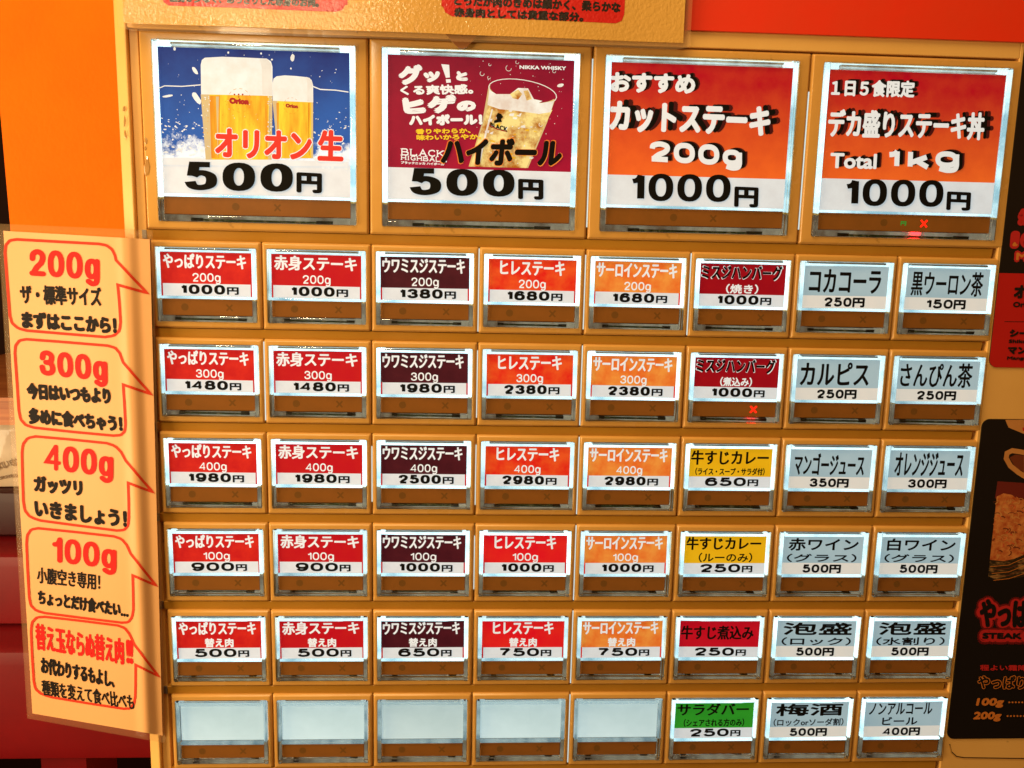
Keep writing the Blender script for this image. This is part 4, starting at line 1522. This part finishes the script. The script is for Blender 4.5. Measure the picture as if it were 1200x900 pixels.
for t, a, bq, c, w0 in (('やっぱりステーキ', (1148, 702), (1300, 704), (1147, 733), .6), ('STEAK HOUSE', (1151, 741), (1252, 742), (1150.5, 748.5), .5)):
    for e, mm in ((2.1, 'pglow2'), (1.75, 'pglow2'), (1.35, 'pglow')):
        l.text(t, [(x - (e if i != 1 else -e), y + (e if i == 2 else -e)) for i, (x, y) in enumerate(q3([a, bq, c]))], mm, w0 + e)
        l.z -= .03
for t, a, bq, c, mm, wt in (('やっぱりステーキ', (1148, 700), (1300, 702), (1147, 735), 'pblack', .62), ('STEAK HOUSE', (1151, 741), (1252, 742), (1150.5, 748.5), 'pblack', .30),
                            ('程よい霜降り', (1148, 778.5), (1212, 779), (1148, 785.5), 'pglow', .10), ('100g', (1145, 817.5), (1177, 817.5), (1142.5, 829), 'porange', .28),
                            ('200g', (1141.5, 833.5), (1174, 833.5), (1139, 845), 'porange', .28), ('‥‥‥‥', (1181, 821.5), (1210, 821.5), (1181, 823.5), 'porange', .1), ('‥‥‥‥', (1179, 837.5), (1208, 837.5), (1179, 839.5), 'porange', .1)):
    l.text(t, q3([a, bq, c]), mm, wt)
    l.z -= .03
qd = q3([(1145, 790), (1262, 792), (1144, 807)])
l.text('やっぱりステーキ', qd, 'porange', .55)
l.z -= .03
l.text('やっぱりステーキ', [(qd[0][0] + .3, qd[0][1] + .3), (qd[1][0] - .3, qd[1][1] + .3), (qd[2][0] + .3, qd[2][1] - .3)], 'pblack', .22)
on(l.build('lettering'))

# ---------------------------------------------------------------- seen past the left edge
bn = bpy.data.objects.new('red_bench', None)
COL.objects.link(bn)
BD = 260.0
x_l = U(0, 700, BD)[0] - 500
x_r = -172.0
yv = lambda v: U(20, v, BD)[1]
bn.location = W(-400, 1250, BD)
tag(bn, 'deep red vinyl bench in shadow beside the lower left of the machine', 'bench')
bpy.context.view_layer.update()
bi_ = bn.matrix_world.inverted()


def onb(o):
    o.parent = bn
    o.matrix_parent_inverse = bi_
    return o


def padded(name, y0, y1, z0, z1, m, r=8):
    b = MB(((x_l + x_r) / 2, (y0 + y1) / 2, z0))
    hw, hh = (x_r - x_l) / 2, (y1 - y0) / 2
    b.loft([(hw, hh, r, z1 - z0), (hw, hh, r, r * .6), (hw - r * .3, hh - r * .3, r, r * .15), (hw - r, hh - r, r * .6, 0)], m, cap0=True, cap1=True, seg=4)
    return onb(b.build(name, smooth=True, fix=True))


padded('top_rail', yv(590), yv(648), BD + 30, BD + 90, 'benchdark')
padded('backrest', yv(650), yv(735), BD, BD + 60, 'benchred')
padded('seat', yv(738), yv(866), BD - 30, BD + 60, 'benchred', 10)
X0, Y0 = U(60, 868, BD)
b = MB((0, 0, 0))
b.box(U(56, 880, BD)[0], yv(868), BD - 10, U(108, 880, BD)[0], 1250, BD + 40, 'benchred')
onb(b.build('leg', fix=True))
b = MB((0, 0, 0))
b.box(U(-160, 880, BD)[0], yv(868), BD - 10, U(-60, 880, BD)[0], 1250, BD + 40, 'benchred')
onb(b.build('leg', fix=True))

# ledge with a wrapped white pack
SD = 200.0
x0s = U(-200, 480, SD)[0]
b = MB((0, 0, 0))
b.box(x0s, U(0, 466, SD)[1], SD, -176, U(0, 470, SD)[1], 899, 'wood')
b.box(x0s, U(0, 470, SD)[1] + .2, SD + 5, -176, U(0, 500, SD)[1], 898, 'wood')
o = b.build('wooden_ledge', fix=True)
tag(o, 'reddish wooden ledge glimpsed behind the left edge of the yellow sheet', 'ledge')
hw, hh = 40, 27
b = MB((U(2, 545, BD + 34)[0], yv(590) - hh + 1.5, BD + 34))
b.loft([(hw * .92, hh * .9, 10, 34), (hw, hh, 10, 22), (hw, hh, 9, 10), (hw * .93, hh * .9, 9, 3), (hw * .8, hh * .7, 8, 0)], 'bag', cap0=True, cap1=True, seg=4)
pk = bpy.data.objects.new('wrapped_pack', None)
COL.objects.link(pk)
pk.location = W(*b.o)
tag(pk, 'white wrapped pack with grey lettering, standing on the red bench at the far left', 'package')
o = b.build('wrapper', smooth=True, fix=True)
o.parent = pk
o.location = (0, 0, 0)
o.rotation_euler = (0, 0, radians(4))
l = MB((0, 0, 0))
l.text('はいむるこ', ((-6, 6), (24, -2), (-5, 12)), 'baginK', .2, z=-1.2)
l.text('500g', ((-2, 16), (11, 13), (-2, 19)), 'baginK', .2, z=-1.2)
o = l.build('lettering')
o.parent = pk
